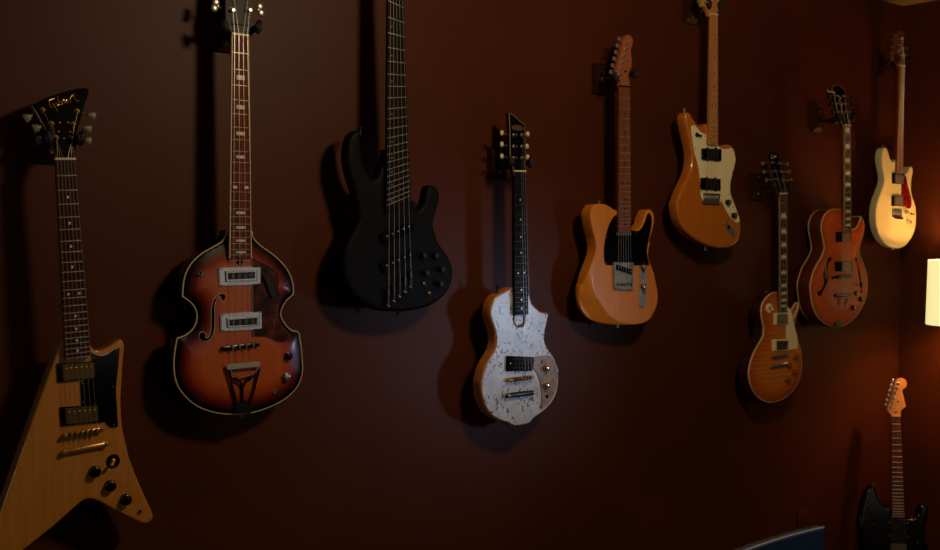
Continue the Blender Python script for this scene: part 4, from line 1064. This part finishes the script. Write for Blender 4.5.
# ================================================================== 8  red-brown hollow body
M['hollow_top'] = burst('brown_red_violin_finish', [(0, (190, 78, 32)), (.3, (222, 100, 42)), (1, (204, 84, 34))], .09, .15, .45)
_b = M['hollow_top'].node_tree.nodes['Principled BSDF']; _b.inputs['Coat Weight'].default_value = .08; _b.inputs['Specular IOR Level'].default_value = .12
M['hollow_side'] = wood('dark_hollow_side', (84, 34, 18), (102, 44, 24), .3, .5)
g = wall_guitar('electric_guitar', 'red-brown hollow-body electric guitar with f-holes and wire trapeze tailpiece', 'electric guitar', 838.3, 327.5, 0.115)
out = g.z('8A', [(512, 100), (440, 100), (385, 113), (340, 150), (310, 200), (293, 270), (295, 350), (310, 430), (322, 500)], '8B', [(322, 100), (300, 170), (260, 240), (220, 310), (190, 390), (175, 460)],
          '8C', [(168, 60), (170, 110), (180, 200), (200, 300), (240, 390), (300, 460), (370, 500), (440, 515), (520, 508), (590, 475), (660, 415), (720, 330), (765, 240), (790, 150), (797, 50)],
          '8B', [(793, 400), (775, 320), (745, 240), (720, 180), (708, 125), (715, 70)], '8A', [(740, 420), (755, 350), (763, 290), (757, 240), (743, 205), (727, 181), (716, 220), (700, 265), (680, 300), (655, 320), (622, 322)])
n8 = len(out); P = ccw(spline(out, True, .004, (0, n8 - 6, n8 - 1)))
f1 = g.poly('8B', [(366, 196), (384, 190), (395, 205), (384, 232), (366, 242), (350, 310), (348, 370), (352, 420), (330, 480), (306, 540)], '8C', [(318, 60), (296, 120), (280, 165), (260, 175), (245, 150), (250, 125), (268, 118), (284, 80)], '8B', [(298, 500), (304, 440), (300, 380), (312, 345), (336, 280), (355, 225)], off=.008, step=.003)
f2 = g.poly('8B', [(651, 200), (663, 192), (672, 205), (673, 235), (686, 290), (701, 350), (709, 420), (712, 470)], '8C', [(714, 70), (720, 112), (729, 122), (727, 142), (712, 145), (703, 112), (700, 62)], '8B', [(692, 440), (682, 380), (676, 310), (662, 240), (650, 222)], off=.008, step=.003)
h8 = arch(.017, .11)
g.body = make_body('body', g.root, P, .064, [M['hollow_top'], M['hollow_side'], M['hollow']], .002, h8, (f1, f2), grid=.008, back_r=.003)
strip('binding', g.body, P, .0006, .003, .005, M['bindc'])
strip('back_binding', g.body, P, -.0575, .004, .005, M['bindc'])
g.neck((844.6, 125.5), (850.3, 126.3), (845, 231.6), (851.5, 231.4), (842.6, 277), 20, M['ebony'], M['hollow_side'], 'bigblock', M['bone'], .026, binding=M['bind_dim'], inlay_frets=(1, 3, 5, 7, 9, 12, 15, 17, 19), fw=.0009)
g.head(('8H', [(476, 520), (474, 500), (448, 430), (428, 395), (396, 250), (367, 130), (350, 92), (375, 66), (410, 54), (450, 75), (490, 110), (496, 150), (502, 260), (516, 350), (532, 440), (555, 502), (556, 520)]), M['black'], 14, (0, 1, 6, 8, 10, 15, 16), .015, .002, binding=M['bind_dim'])
a = P[np.argmin(((P - np.array(g.at('8A', 727, 181))) ** 2).sum(1))]; bm = bmesh.new(); add_tube(bm, [(a[0], a[1], 0), (a[0], a[1], -.060)], .0018, 8); from_bm('horn_binding', bm, M['bindc'], g.body)
for p, k in (((432, 350), (352, 350)), ((415, 260), (330, 262)), ((396, 175), (308, 168)), ((468, 175), (550, 180)), ((478, 260), (560, 265)), ((492, 350), (575, 352))):
    g.tuner(('8H', [p]), ('8H', [k]), 'oval', M['nickel'], M['black'], .9)
lb = g.poly('8H', [(386, 92), (402, 108), (468, 122), (470, 138), (430, 132), (388, 118)], off=g.zh, smooth=False)
plate('logo', g.hd, lb, g.zh + .0008, .001, M['bone'], .0002, lambda V: -math.tan(g.tilt) * (V[:, 1] - g.y0))
stroke_logo(g, '8H', [[(432, 180), (446, 205), (430, 225), (448, 240)], [(456, 255), (458, 300), (462, 340)], [(452, 280), (468, 270)], [(458, 350), (464, 368)]], .0012, M['bone'], g.hd)
M['pk_aged'] = plain('aged_cover_metal', (112, 80, 48), .4, .6)
def pk8(key, rq, cq):
    r = g.quadbox('pickup', key, rq, .010, .021, M['flat_black'], bev=.0012); g.quadbox('pickup_cover', key, cq, .012, .026, M['pk_aged'], r, bev=.0016)
pk8('8A', [(462, 350), (624, 350), (622, 462), (466, 462)], [(522, 360), (618, 360), (618, 460), (524, 460)])
pk8('8B', [(450, 238), (628, 234), (626, 346), (452, 346)], [(524, 240), (620, 240), (620, 344), (526, 344)])
bb = g.quadbox('bridge', '8B', [(415, 402), (632, 388), (632, 412), (418, 430)], .013, .022, M['ebony'], bev=.0015)
b2 = g.bar('bridge_saddle_bar', '8B', (470, 402), (628, 390), .029, .010, .007, M['tailmetal'])
g.saddles(bb, '8B', (515, 402), (610, 394), 6, .0335, M['gold'], .009)
tb = g.bar('tailpiece', '8C', (440, 172), (612, 160), .022, .016, .012, M['tailmetal'])
for p0, p1 in (((484, 190), (460, 430)), ((500, 190), (476, 430)), ((582, 200), (520, 430)), ((572, 200), (505, 430))):
    a = g.at('8C', *p0, off=.022); b = g.at('8C', *p1, off=.010); bm = bmesh.new(); add_tube(bm, [(a[0], a[1], .022), (b[0], b[1], .006)], .0018, 8); from_bm('tailpiece_wire', bm, M['nickel'], tb)
g.quadbox('tailpiece_hinge', '8C', [(448, 432), (520, 430), (506, 512), (440, 512)], -.004, .008, M['tailmetal'], tb, bev=.002)
for k, x, y, m in (('8B', 748, 490, 'black'), ('8C', 688, 148, 'black'), ('8C', 744, 212, 'black'), ('8C', 656, 305, 'black')):
    g.knob('control_knob', k, x, y, .0105, .016, M[m], z0=.008)
c = g.at('8B', 662, 487, .012); bm = bmesh.new(); add_lathe(bm, (c[0], c[1], .010), [(.006, 0), (.006, .004), (.004, .006), (.002, .014), (.003, .018)], 14); from_bm('selector_switch', bm, M['brass'], g.root)
g.strings(6, ('8B', [(515, 402)]), ('8B', [(610, 394)]), .034, (('8C', [(470, 170)]), ('8C', [(590, 162)])), .026, (.00055, .0003), [M['bronze']], (0, 1, 2, 3, 4, 5))
g.button('8C', 420, 520, .064)
g.hanger(('8H', 425, 430, 0), ('8H', 575, 420, 0), 'wooden guitar hanger behind the bound black headstock of the hollow-body guitar')

# ================================================================== 9  cream guitar near the corner
M['cream_lacquer'] = plain('cream_lacquer', (240, 226, 178), .22, 0, .7)
M['red_tort'] = tortoise('red_tortoiseshell', [(.35, (70, 8, 8)), (.55, (118, 16, 14)), (.7, (150, 34, 22))], 40)
g = wall_guitar('electric_guitar', 'small cream electric guitar with red tortoiseshell pickguard hanging beside the room corner', 'electric guitar', 894, 248.5)
out = g.z('9A', [(474, 262), (455, 285), (435, 292), (415, 270), (395, 215), (375, 140), (355, 105), (330, 105), (310, 130), (295, 190), (292, 260), (300, 340), (318, 420), (328, 500)],
          '9B', [(326, 150), (305, 230), (270, 320), (240, 400), (222, 480)], '9C', [(212, 30), (212, 100), (218, 190), (240, 280), (275, 360), (330, 435), (400, 490), (480, 515), (560, 505), (630, 460), (690, 380), (730, 290), (752, 190), (755, 80)],
          '9B', [(748, 500), (735, 440), (705, 360), (688, 270), (688, 190), (700, 90)], '9A', [(712, 430), (705, 375), (690, 355), (675, 360), (660, 390), (640, 425), (615, 450), (580, 457)])
P = ccw(spline(out, True, .004, (0, len(out) - 1)))
M['brown_maple'] = wood('brown_maple', (122, 62, 32), (140, 74, 40), .35, .2)
g.body = make_body('body', g.root, P, .033, [M['cream_lacquer'], M['cream_lacquer']], .004)
g.neck((900.4, 66.2), (904.9, 66), (897.6, 172.6), (903.3, 173.2), (898.4, 213.5), 22, M['tinted_maple'], M['brown_maple'], 'dot', M['black'], .012, fret_mat=M['nickel_dark'], fw=.0008)
g.head(('9H', [(374, 468), (374, 452), (362, 412), (330, 392), (308, 380), (312, 340), (328, 280), (345, 180), (350, 110), (372, 76), (400, 65), (425, 80), (436, 110), (426, 170), (421, 230), (431, 290), (441, 350), (440, 400), (440, 450), (440, 468)]), M['brown_maple'], 0, (0, 1, 18, 19), .014, .004)
for p, k in (((352, 348), (287, 305)), ((368, 285), (297, 237)), ((380, 217), (305, 172)), ((393, 152), (320, 108)), ((404, 250), (462, 262)), ((414, 326), (470, 340))):
    g.tuner(('9H', [p]), ('9H', [k]), 'vint', M['chrome'], M['nickel'], .85)
pg = g.poly('9B', [(598, 66), (622, 92), (640, 190), (668, 290), (690, 380), (695, 450), (685, 500), (665, 518), (640, 515), (615, 492), (588, 482), (580, 340), (560, 335), (560, 190), (590, 185)], corners=(0, 10, 11, 12, 13, 14), off=.003)
plate('pickguard', g.root, pg, .0025, .0025, M['red_tort'], .0006)
for rq, cq in (([(442, 38), (600, 52), (598, 190), (442, 182)], [(478, 62), (596, 72), (592, 184), (480, 178)]), ([(434, 345), (588, 352), (586, 492), (434, 482)], [(470, 352), (584, 358), (582, 488), (472, 480)])):
    g.pickup(rq, cq, '9B', .010, M['black'], M['nickel'], 6, M['nickel'])
bp = g.quadbox('bridge', '9C', [(446, -18), (566, -12), (572, 88), (448, 80)], 0, .004, M['nickel'], bev=.001)
g.saddles(bp, '9C', (468, 40), (552, 44), 6, .0105, M['chrome'], .016, .0065, .0065)
g.quadbox('bridge_lip', '9C', [(450, 82), (580, 92), (585, 128), (490, 118)], 0, .009, M['nickel_dark'], bp, bev=.001)
for x, y in ((645, 30), (684, 162)):
    g.knob('control_knob', '9C', x, y, .0095, .017, M['chrome'])
c = g.at('9C', 700, 52, .006); bm = bmesh.new(); add_lathe(bm, (c[0], c[1], 0), [(.005, 0), (.005, .003), (.003, .004)], 12); add_tube(bm, [(c[0], c[1], .003), (c[0] + .010, c[1] - .002, .014)], .002, 8, .003); from_bm('selector_switch', bm, M['black'], g.root)
g.strings(6, ('9C', [(468, 40)]), ('9C', [(552, 44)]), .0112, None, None, (.0005, .0003), [M['bronze']], (0, 1, 2, 3, 4, 5), .12)
g.button('9C', 444, 522, .03); g.button('9A', 303, 90, .03, None, True)
g.hanger(('9H', 345, 382, 0), ('9H', 456, 388, 0), 'wooden guitar hanger behind the small headstock nearest the room corner')

# ================================================================== 10  black guitar standing in the corner
M['bright_fret'] = plain('polished_fret', (225, 205, 170), .22, .8)
lean = math.radians(10); DN = 4.62
nutp = at_depth(896, 415.5, DN)
vd = ray(896, 415.5); back = Vector((vd.x, vd.y, 0)).normalized(); back = Matrix.Rotation(math.radians(24), 3, 'Z') @ back; u10 = Vector((back.y, -back.x, 0))
v10 = (ZUP * math.cos(lean) + back * math.sin(lean)).normalized(); n10 = u10.cross(v10).normalized()
base = nutp - v10 * (nutp.z / v10.z)
foot = base - n10 * 0.0
g = Guitar('electric_guitar', 'glossy black electric guitar standing on the floor in the corner below the lamp', 'electric guitar', foot + Vector((0, 0, .044 * math.sin(lean))), Matrix((u10, v10, n10)).transposed()); g.posts = []
top = g.z('TA', [(330, 196), (290, 202), (250, 182), (220, 135), (206, 80), (198, 52), (186, 40), (168, 44), (142, 70), (116, 118), (98, 180), (82, 270), (78, 370), (90, 470), (98, 540)])
bot = [(-.150, .185), (-.166, .13), (-.155, .07), (-.118, .028), (-.06, .006), (0, .0), (.06, .006), (.118, .026), (.155, .065), (.168, .12), (.156, .175)]
rt = g.z('TA', [(622, 545), (600, 480), (595, 400), (612, 310), (622, 245), (603, 192), (572, 184), (550, 218), (537, 272), (500, 298), (460, 304), (428, 290)])
xc = (g.xy(896.5, 540)[0])
bot = [(x + xc, y) for x, y in bot]
allp = top + bot + rt
P = ccw(spline(allp, True, .005, (0, len(allp) - 1)))
ymin = P[:, 1].min(); P[:, 1] -= min(0, ymin)
g.body = make_body('body', g.root, P, .044, [M['black'], M['black']], .010)
g.neck((891.4, 416.5), (900.7, 416.5), (892.2, 516.5), (904.6, 516.5), (898.5, 556), 22, M['rosewood_red'], M['amber_maple'], 'dot', M['pearl'], .012, fw=.0019, inlay_frets=(), fret_mat=M['bright_fret'])
g.head(('TH', [(235, 520), (235, 488), (215, 476), (195, 455), (190, 435), (214, 370), (250, 260), (275, 160), (290, 115), (315, 92), (340, 86), (375, 95), (400, 120), (408, 155), (395, 190), (370, 210), (356, 226), (366, 270), (385, 350), (395, 400), (372, 420), (350, 440), (340, 470), (338, 495), (338, 520)]), M['amber_maple'], 0, (0, 1, 23, 24), .014, .004)
for i in range(6):
    u = i / 5; g.tuner(('TH', [(230 + (308 - 230) * u, 408 + (148 - 408) * u)]), ('TH', [(172 + (252 - 172) * u, 380 + (122 - 380) * u)]), 'vint', M['chrome'], M['chrome'], .95, .0042)
for x, y in ((310, 346), (284, 465)):
    c = g.at('TH', x, y, g.zh, True); bm = bmesh.new(); add_lathe(bm, (c[0], c[1], g.zh - .001), [(.004, 0), (.004, .004)], 10); from_bm('string_tree', bm, M['black_matte'], g.hd)
pg = g.poly('TA', [(325, 285), (296, 235), (262, 205), (215, 185), (165, 160), (142, 165), (150, 230), (175, 300), (190, 360), (175, 450), (160, 545), (170, 640), (290, 700), (440, 690), (560, 720), (580, 640), (560, 540), (548, 480), (556, 380), (575, 300), (590, 240), (570, 225), (545, 285), (500, 318), (432, 310)], off=.0025)
pgo = plate('pickguard', g.root, pg, .0025, .0025, M['black'], .0006)
for x, y in ((143, 193), (185, 352), (531, 494), (296, 236), (484, 290), (575, 250), (515, 308)): g.screw('TA', x, y, M['nickel'], .0025, .0026, pgo)
for q in ([(308, 322), (452, 330), (450, 348), (310, 342)], [(308, 426), (455, 432), (453, 452), (310, 446)]):
    pk = g.quadbox('pickup', 'TA', q, 0, .008, M['black'], bev=.002)
    for (x, y) in ((312, (q[0][1] + q[3][1]) / 2), (450, (q[1][1] + q[2][1]) / 2)):
        c = g.at('TA', x, y, .008); bm = bmesh.new(); add_lathe(bm, (c[0], c[1], .007), [(.003, 0), (.003, .0016)], 8); from_bm('screw', bm, M['brass'], pk)
M['pk_cover'] = plain('aged_pickup_cover', (120, 100, 78), .35, .7)
g.quadbox('pickup', 'TA', [(322, 498), (446, 504), (446, 575), (322, 570)], 0, .010, M['pk_cover'], bev=.002)
bb = g.quadbox('bridge', 'TA', [(318, 590), (450, 592), (450, 650), (318, 648)], 0, .005, M['chrome'], bev=.001)
g.saddles(bb, 'TA', (332, 612), (438, 614), 6, .011, M['chrome'], .016, .007, .006)
for x, y in ((520, 620), (555, 690), (575, 760)): g.knob('control_knob', 'TA', x, y, .011, .016, M['black'], z0=.0025)
g.strings(6, ('TA', [(332, 612)]), ('TA', [(438, 614)]), .0115, None, None, (.0005, .0003), [M['bronze']], (0, 1, 2, 3, 4, 5), .12)
g.button('TA', 186, 34, .044, M['nickel'], True)

# ================================================================== floor lamp
M['lamp_metal'] = plain('dark_bronze', (48, 36, 28), .35, .9)
LX, LY = 4.427, -.385
zt, zb_, rt_, rb_ = 1.496, 1.225, .146, .152
lamp = empty('floor_lamp', Matrix.Translation((LX, LY, 0)), 'lit floor lamp with a pale fabric drum shade at the right edge', 'lamp')
m, nt, b = new_mat('lamp_shade_fabric')
lw = noise(nt, coords(nt, (120, 120, 300)), 3, 2); r = ramp_node(nt, lw, [(.3, (236, 222, 190)), (.7, (246, 234, 206))]); nt.links.new(r.outputs['Color'], b.inputs['Base Color'])
b.inputs['Roughness'].default_value = .9
tr = nt.nodes.new('ShaderNodeBsdfTranslucent'); nt.links.new(r.outputs['Color'], tr.inputs['Color']); mx = nt.nodes.new('ShaderNodeMixShader'); mx.inputs[0].default_value = .04
nt.links.new(b.outputs[0], mx.inputs[1]); nt.links.new(tr.outputs[0], mx.inputs[2]); nt.links.new(mx.outputs[0], nt.nodes['Material Output'].inputs['Surface'])
em = nt.nodes.new('ShaderNodeEmission'); em.inputs['Color'].default_value = (1.0, .93, .44, 1); em.inputs['Strength'].default_value = SHADE_E
ad = nt.nodes.new('ShaderNodeAddShader'); nt.links.new(mx.outputs[0], ad.inputs[0]); nt.links.new(em.outputs[0], ad.inputs[1]); nt.links.new(ad.outputs[0], nt.nodes['Material Output'].inputs['Surface'])
bm = bmesh.new(); seg = 48; R = []
for (rr, z) in ((rb_, zb_), (rt_, zt), (rt_ - .002, zt), (rb_ - .002, zb_)):
    R.append([bm.verts.new((rr * math.cos(2 * math.pi * k / seg), rr * math.sin(2 * math.pi * k / seg), z)) for k in range(seg)])
for i in range(4):
    for k in range(seg): bm.faces.new((R[i][k], R[i][(k + 1) % seg], R[(i + 1) % 4][(k + 1) % seg], R[(i + 1) % 4][k]))
sh = from_bm('lamp_shade', bm, m, lamp)
bm = bmesh.new()
for k in range(3):
    a = 2 * math.pi * k / 3; add_tube(bm, [(.012 * math.cos(a), .012 * math.sin(a), zt - .03), (rt_ * .99 * math.cos(a), rt_ * .99 * math.sin(a), zt - .008)], .002, 6)
from_bm('shade_spider', bm, M['lamp_metal'], lamp)
bm = bmesh.new(); add_tube(bm, [(0, 0, .02), (0, 0, 1.24)], .011, 16); from_bm('pole', bm, M['lamp_metal'], lamp)
bm = bmesh.new(); add_tube(bm, [(.0, .016, 1.25), (.0, .05, 1.30), (.0, .05, 1.40), (0, .012, zt - .03), (0, 0, zt - .028)], .0022, 8); add_lathe(bm, (0, 0, 1.235), [(.013, 0), (.018, .008), (.018, .035), (.014, .04)], 16); from_bm('lamp_socket', bm, M['lamp_metal'], lamp)
bm = bmesh.new(); add_lathe(bm, (0, 0, 0), [(.095, 0), (.095, .012), (.088, .02), (.03, .028), (.014, .05)], 40); from_bm('base', bm, M['lamp_metal'], lamp)

# ================================================================== curved screen on a desk
ZS = 1.10
tip = on_z(823.5, 527, ZS); nxt = on_z(785, 537, ZS); lf = on_z(751, 548.5, ZS)
t0 = (nxt - tip); t0.z = 0; L1 = t0.length; t0.normalize(); t1 = (lf - nxt); t1.z = 0; L2 = t1.length; t1.normalize()
turn = math.asin(max(-1, min(1, t0.cross(t1).z)))
rad = max(.8, min(3.0, (L1 + L2) / 2 / max(1e-4, abs(turn)))); sgn = math.copysign(1, turn)
W = .78; NS = 40; pts = [tip.copy()]; d = Matrix.Rotation(-turn * .5, 3, 'Z') @ t0
for i in range(NS):
    pts.append(pts[-1] + d * (W / NS)); d = Matrix.Rotation(sgn * (W / NS) / rad, 3, 'Z') @ d
cen = pts[NS // 2].copy()
fdir = Vector((CAM.x - cen.x, CAM.y - cen.y, 0)).normalized()
scr = empty('computer_monitor', Matrix.Translation((cen.x, cen.y, .73)), 'dark glossy curved screen whose top corner rises into the bottom edge', 'monitor')
HS = .33
def shell(name, mat, off0, off1, z0, z1, parent, i0=0, i1=NS):
    bm = bmesh.new(); rows = []
    for i in range(i0, i1 + 1):
        tg = (pts[min(i + 1, NS)] - pts[max(i - 1, 0)]).normalized(); nn = Vector((tg.y, -tg.x, 0))
        if nn.dot(fdir) < 0: nn = -nn
        p = pts[i] - cen
        rows.append([bm.verts.new((p.x + nn.x * o, p.y + nn.y * o, z - .73)) for o, z in ((off0, z0), (off1, z0), (off1, z1), (off0, z1))])
    for a, b_ in zip(rows[:-1], rows[1:]):
        for k in range(4): bm.faces.new((a[k], a[(k + 1) % 4], b_[(k + 1) % 4], b_[k]))
    bm.faces.new(rows[0]); bm.faces.new(rows[-1][::-1])
    return from_bm(name, bm, mat, parent, True, .5)
M['screen'] = plain('dark_screen_added_glow', (14, 17, 24), .25, 0, .2)
_b = M['screen'].node_tree.nodes['Principled BSDF']; _b.inputs['Emission Color'].default_value = (.35, .55, 1, 1); _b.inputs['Emission Strength'].default_value = .007  # faint blue emission stands in for a reflection in the glass
M['highlight_bezel'] = plain('brushed_bezel', (120, 126, 140), .3, .8)
hs = shell('housing', M['black_matte'], -.014, -.0004, ZS - HS, ZS, scr)
shell('screen_glass', M['screen'], 0.0002, .002, ZS - HS + .006, ZS - .0015, scr)
M['rim'] = plain('painted_edge_highlight', (176, 192, 236), .3, .2)  # pale blue strip paints the highlight along the screen's top edge
shell('highlight_bezel', M['rim'], -.0003, .0024, ZS - .0026, ZS + .0006, scr)
bm = bmesh.new(); k = Vector(( -fdir.x, -fdir.y, 0)); add_box(bm, (-.03, -.012, .012), (.03, .012, .20), .004, Matrix.Translation(k * .035) @ k.to_track_quat('Y', 'Z').to_matrix().to_4x4()); from_bm('stand', bm, M['black_matte'], scr)
bm = bmesh.new(); add_box(bm, (-.13, -.09, 0), (.13, .09, .013), .004, k.to_track_quat('Y', 'Z').to_matrix().to_4x4()); from_bm('stand_base', bm, M['black_matte'], scr)
yaw = math.atan2(d.y, d.x)
M['desk_wood'] = wood('desk_wood', (60, 38, 26), (80, 52, 36), .4, .2)
dk = empty('desk', Matrix.Translation((cen.x, cen.y, 0)) @ Matrix.Rotation(math.atan2(t0.y, t0.x), 4, 'Z'), 'brown wooden desk below the dark curved screen', 'desk')
bm = bmesh.new(); add_box(bm, (-.5, -.3, .70), (.5, .3, .73), .004); from_bm('desktop', bm, M['desk_wood'], dk)
for sx in (-1, 1):
    for sy in (-1, 1):
        bm = bmesh.new(); add_box(bm, (sx * .46 - .025, sy * .26 - .025, 0), (sx * .46 + .025, sy * .26 + .025, .70), .003); from_bm('leg', bm, M['desk_wood'], dk)

# ================================================================== wall socket
oc = on_y(802.5, 524, 0)
so = empty('wall_socket', Matrix.Translation(oc) @ Matrix.Rotation(math.pi / 2, 4, 'X'), 'brown wall socket plate low on the wall above the screen corner', 'wall socket')
M['plate_brown'] = plain('brown_plate', (78, 36, 18), .4)
bm = bmesh.new(); add_box(bm, (-.035, -.0575, 0), (.035, .0575, .006), .002); from_bm('cover_plate', bm, M['plate_brown'], so)
for y in (-.02, .02):
    bm = bmesh.new(); add_box(bm, (-.016, y - .014, .0055), (.016, y + .014, .0075), .0015); from_bm('socket', bm, M['plate_brown'], so)

# ================================================================== the room
XC = 4.59; ZC = 1.60 + 1.03; X0 = -1.6; Y0 = -4.6
def wall_mat(name, c, rough, bump=.12):
    m, nt, b = new_mat(name); v = coords(nt, (1, 1, 1))
    f = noise(nt, v, 2.2, 3); lo = tuple(x * .93 for x in c); hi = tuple(min(255, x * 1.06) for x in c)
    r = ramp_node(nt, f, [(.3, lo), (.7, hi)]); nt.links.new(r.outputs['Color'], b.inputs['Base Color'])
    b.inputs['Roughness'].default_value = rough; b.inputs['Specular IOR Level'].default_value = .15
    bp = nt.nodes.new('ShaderNodeBump'); bp.inputs['Strength'].default_value = bump; bp.inputs['Distance'].default_value = .002
    nt.links.new(noise(nt, v, 220, 3), bp.inputs['Height']); nt.links.new(bp.outputs[0], b.inputs['Normal']); return m
M['wall'] = wall_mat('brown_wall_paint', WALL, .48)
M['ceil'] = wall_mat('tan_ceiling_paint', (158, 132, 98), .9)
M['floor'] = wood('brown_floor_boards', (60, 36, 22), (84, 52, 32), .35, .1, (2, 20, 2))
def slab(name, lo, hi, mat):
    bm = bmesh.new(); add_box(bm, lo, hi); o = from_bm(name, bm, mat, None, False); o['kind'] = 'structure'; return o
slab('wall_back', (X0 - .1, 0, -.1), (XC + .1, .1, ZC + .1), M['wall'])
slab('wall_right', (XC, Y0 - .1, -.1), (XC + .1, 0, ZC + .1), M['wall'])
slab('wall_left', (X0 - .1, Y0 - .1, -.1), (X0, 0, ZC + .1), M['wall'])
M['front_paint'] = wall_mat('cream_wall_paint', (214, 196, 168), .8)
slab('wall_front', (X0, Y0 - .1, -.1), (XC, Y0, ZC + .1), M['front_paint'])
slab('floor', (X0, Y0, -.1), (XC, 0, 0), M['floor'])
slab('ceiling', (X0, Y0, ZC), (XC, 0, ZC + .1), M['ceil'])

# ================================================================== light
def light(name, kind, loc, energy, color, size=.1, target=None, **kw):
    d = bpy.data.lights.new(name, kind); d.energy = energy; d.color = color
    if kind == 'AREA': d.shape = 'RECTANGLE'; d.size = size; d.size_y = kw.get('size_y', size); d.spread = kw.get('spread', math.pi)
    else: d.shadow_soft_size = size
    if kind == 'SPOT': d.spot_size = kw['angle']; d.spot_blend = kw.get('blend', .5)
    o = bpy.data.objects.new(name, d); COL.objects.link(o); o.location = loc
    if target is not None: o.rotation_euler = (Vector(target) - Vector(loc)).to_track_quat('-Z', 'Y').to_euler()
    return o
light('floor_lamp_lower_bulb', 'POINT', (LX, LY, 1.33), L_LAMP * .43, (1.0, .52, .16), .02)
light('floor_lamp_upper_bulb', 'POINT', (LX, LY, 1.405), L_LAMP * .65, (1.0, .52, .16), .02)
light('ceiling_downlight', 'SPOT', (1.98, -1.62, ZC - .06), L_CEIL, (1.0, .77, .48), .14, (2.05, 0, 1.4), angle=math.radians(162), blend=.45)
light('window_light', 'AREA', (3.8, -2.15, 1.20), L_COOL, (.50, .66, 1.0), .25, (2.12, 0, 1.24), size_y=.25, spread=math.radians(27))
light('front_fill_light', 'AREA', (3.1, -4.5, 1.5), L_FRONT, (1.0, .93, .84), 2.2, (3.1, 0, 1.5), size_y=1.3)  # added fill at the front wall, softens shadows and reflects in metal; no window
light('left_window_light', 'AREA', (-1.5, -1.1, 1.35), L_REAR, (.80, .90, 1.0), .3, (1.6, -.2, 1.3), size_y=.8)
w = bpy.data.worlds.new('room_ambient'); scene.world = w; w.use_nodes = True
w.node_tree.nodes['Background'].inputs['Color'].default_value = (.5, .55, .7, 1); w.node_tree.nodes['Background'].inputs['Strength'].default_value = .004

# ================================================================== camera
cd = bpy.data.cameras.new('camera'); cam = bpy.data.objects.new('camera', cd); COL.objects.link(cam)
cd.sensor_fit = 'HORIZONTAL'; cd.sensor_width = 36; cd.lens = FPX / 940 * 36; cd.clip_start = .05
cam.location = CAM; cam.rotation_euler = (math.pi / 2 - PITCH, 0, ANG - math.pi / 2)
cd.dof.use_dof = True; cd.dof.focus_distance = 3.0; cd.dof.aperture_fstop = 5.0
scene.camera = cam
scene.view_settings.view_transform = 'Standard'; scene.view_settings.look = 'None'
scene.view_settings.exposure = 0; scene.view_settings.gamma = 1; scene.view_settings.use_curve_mapping = False
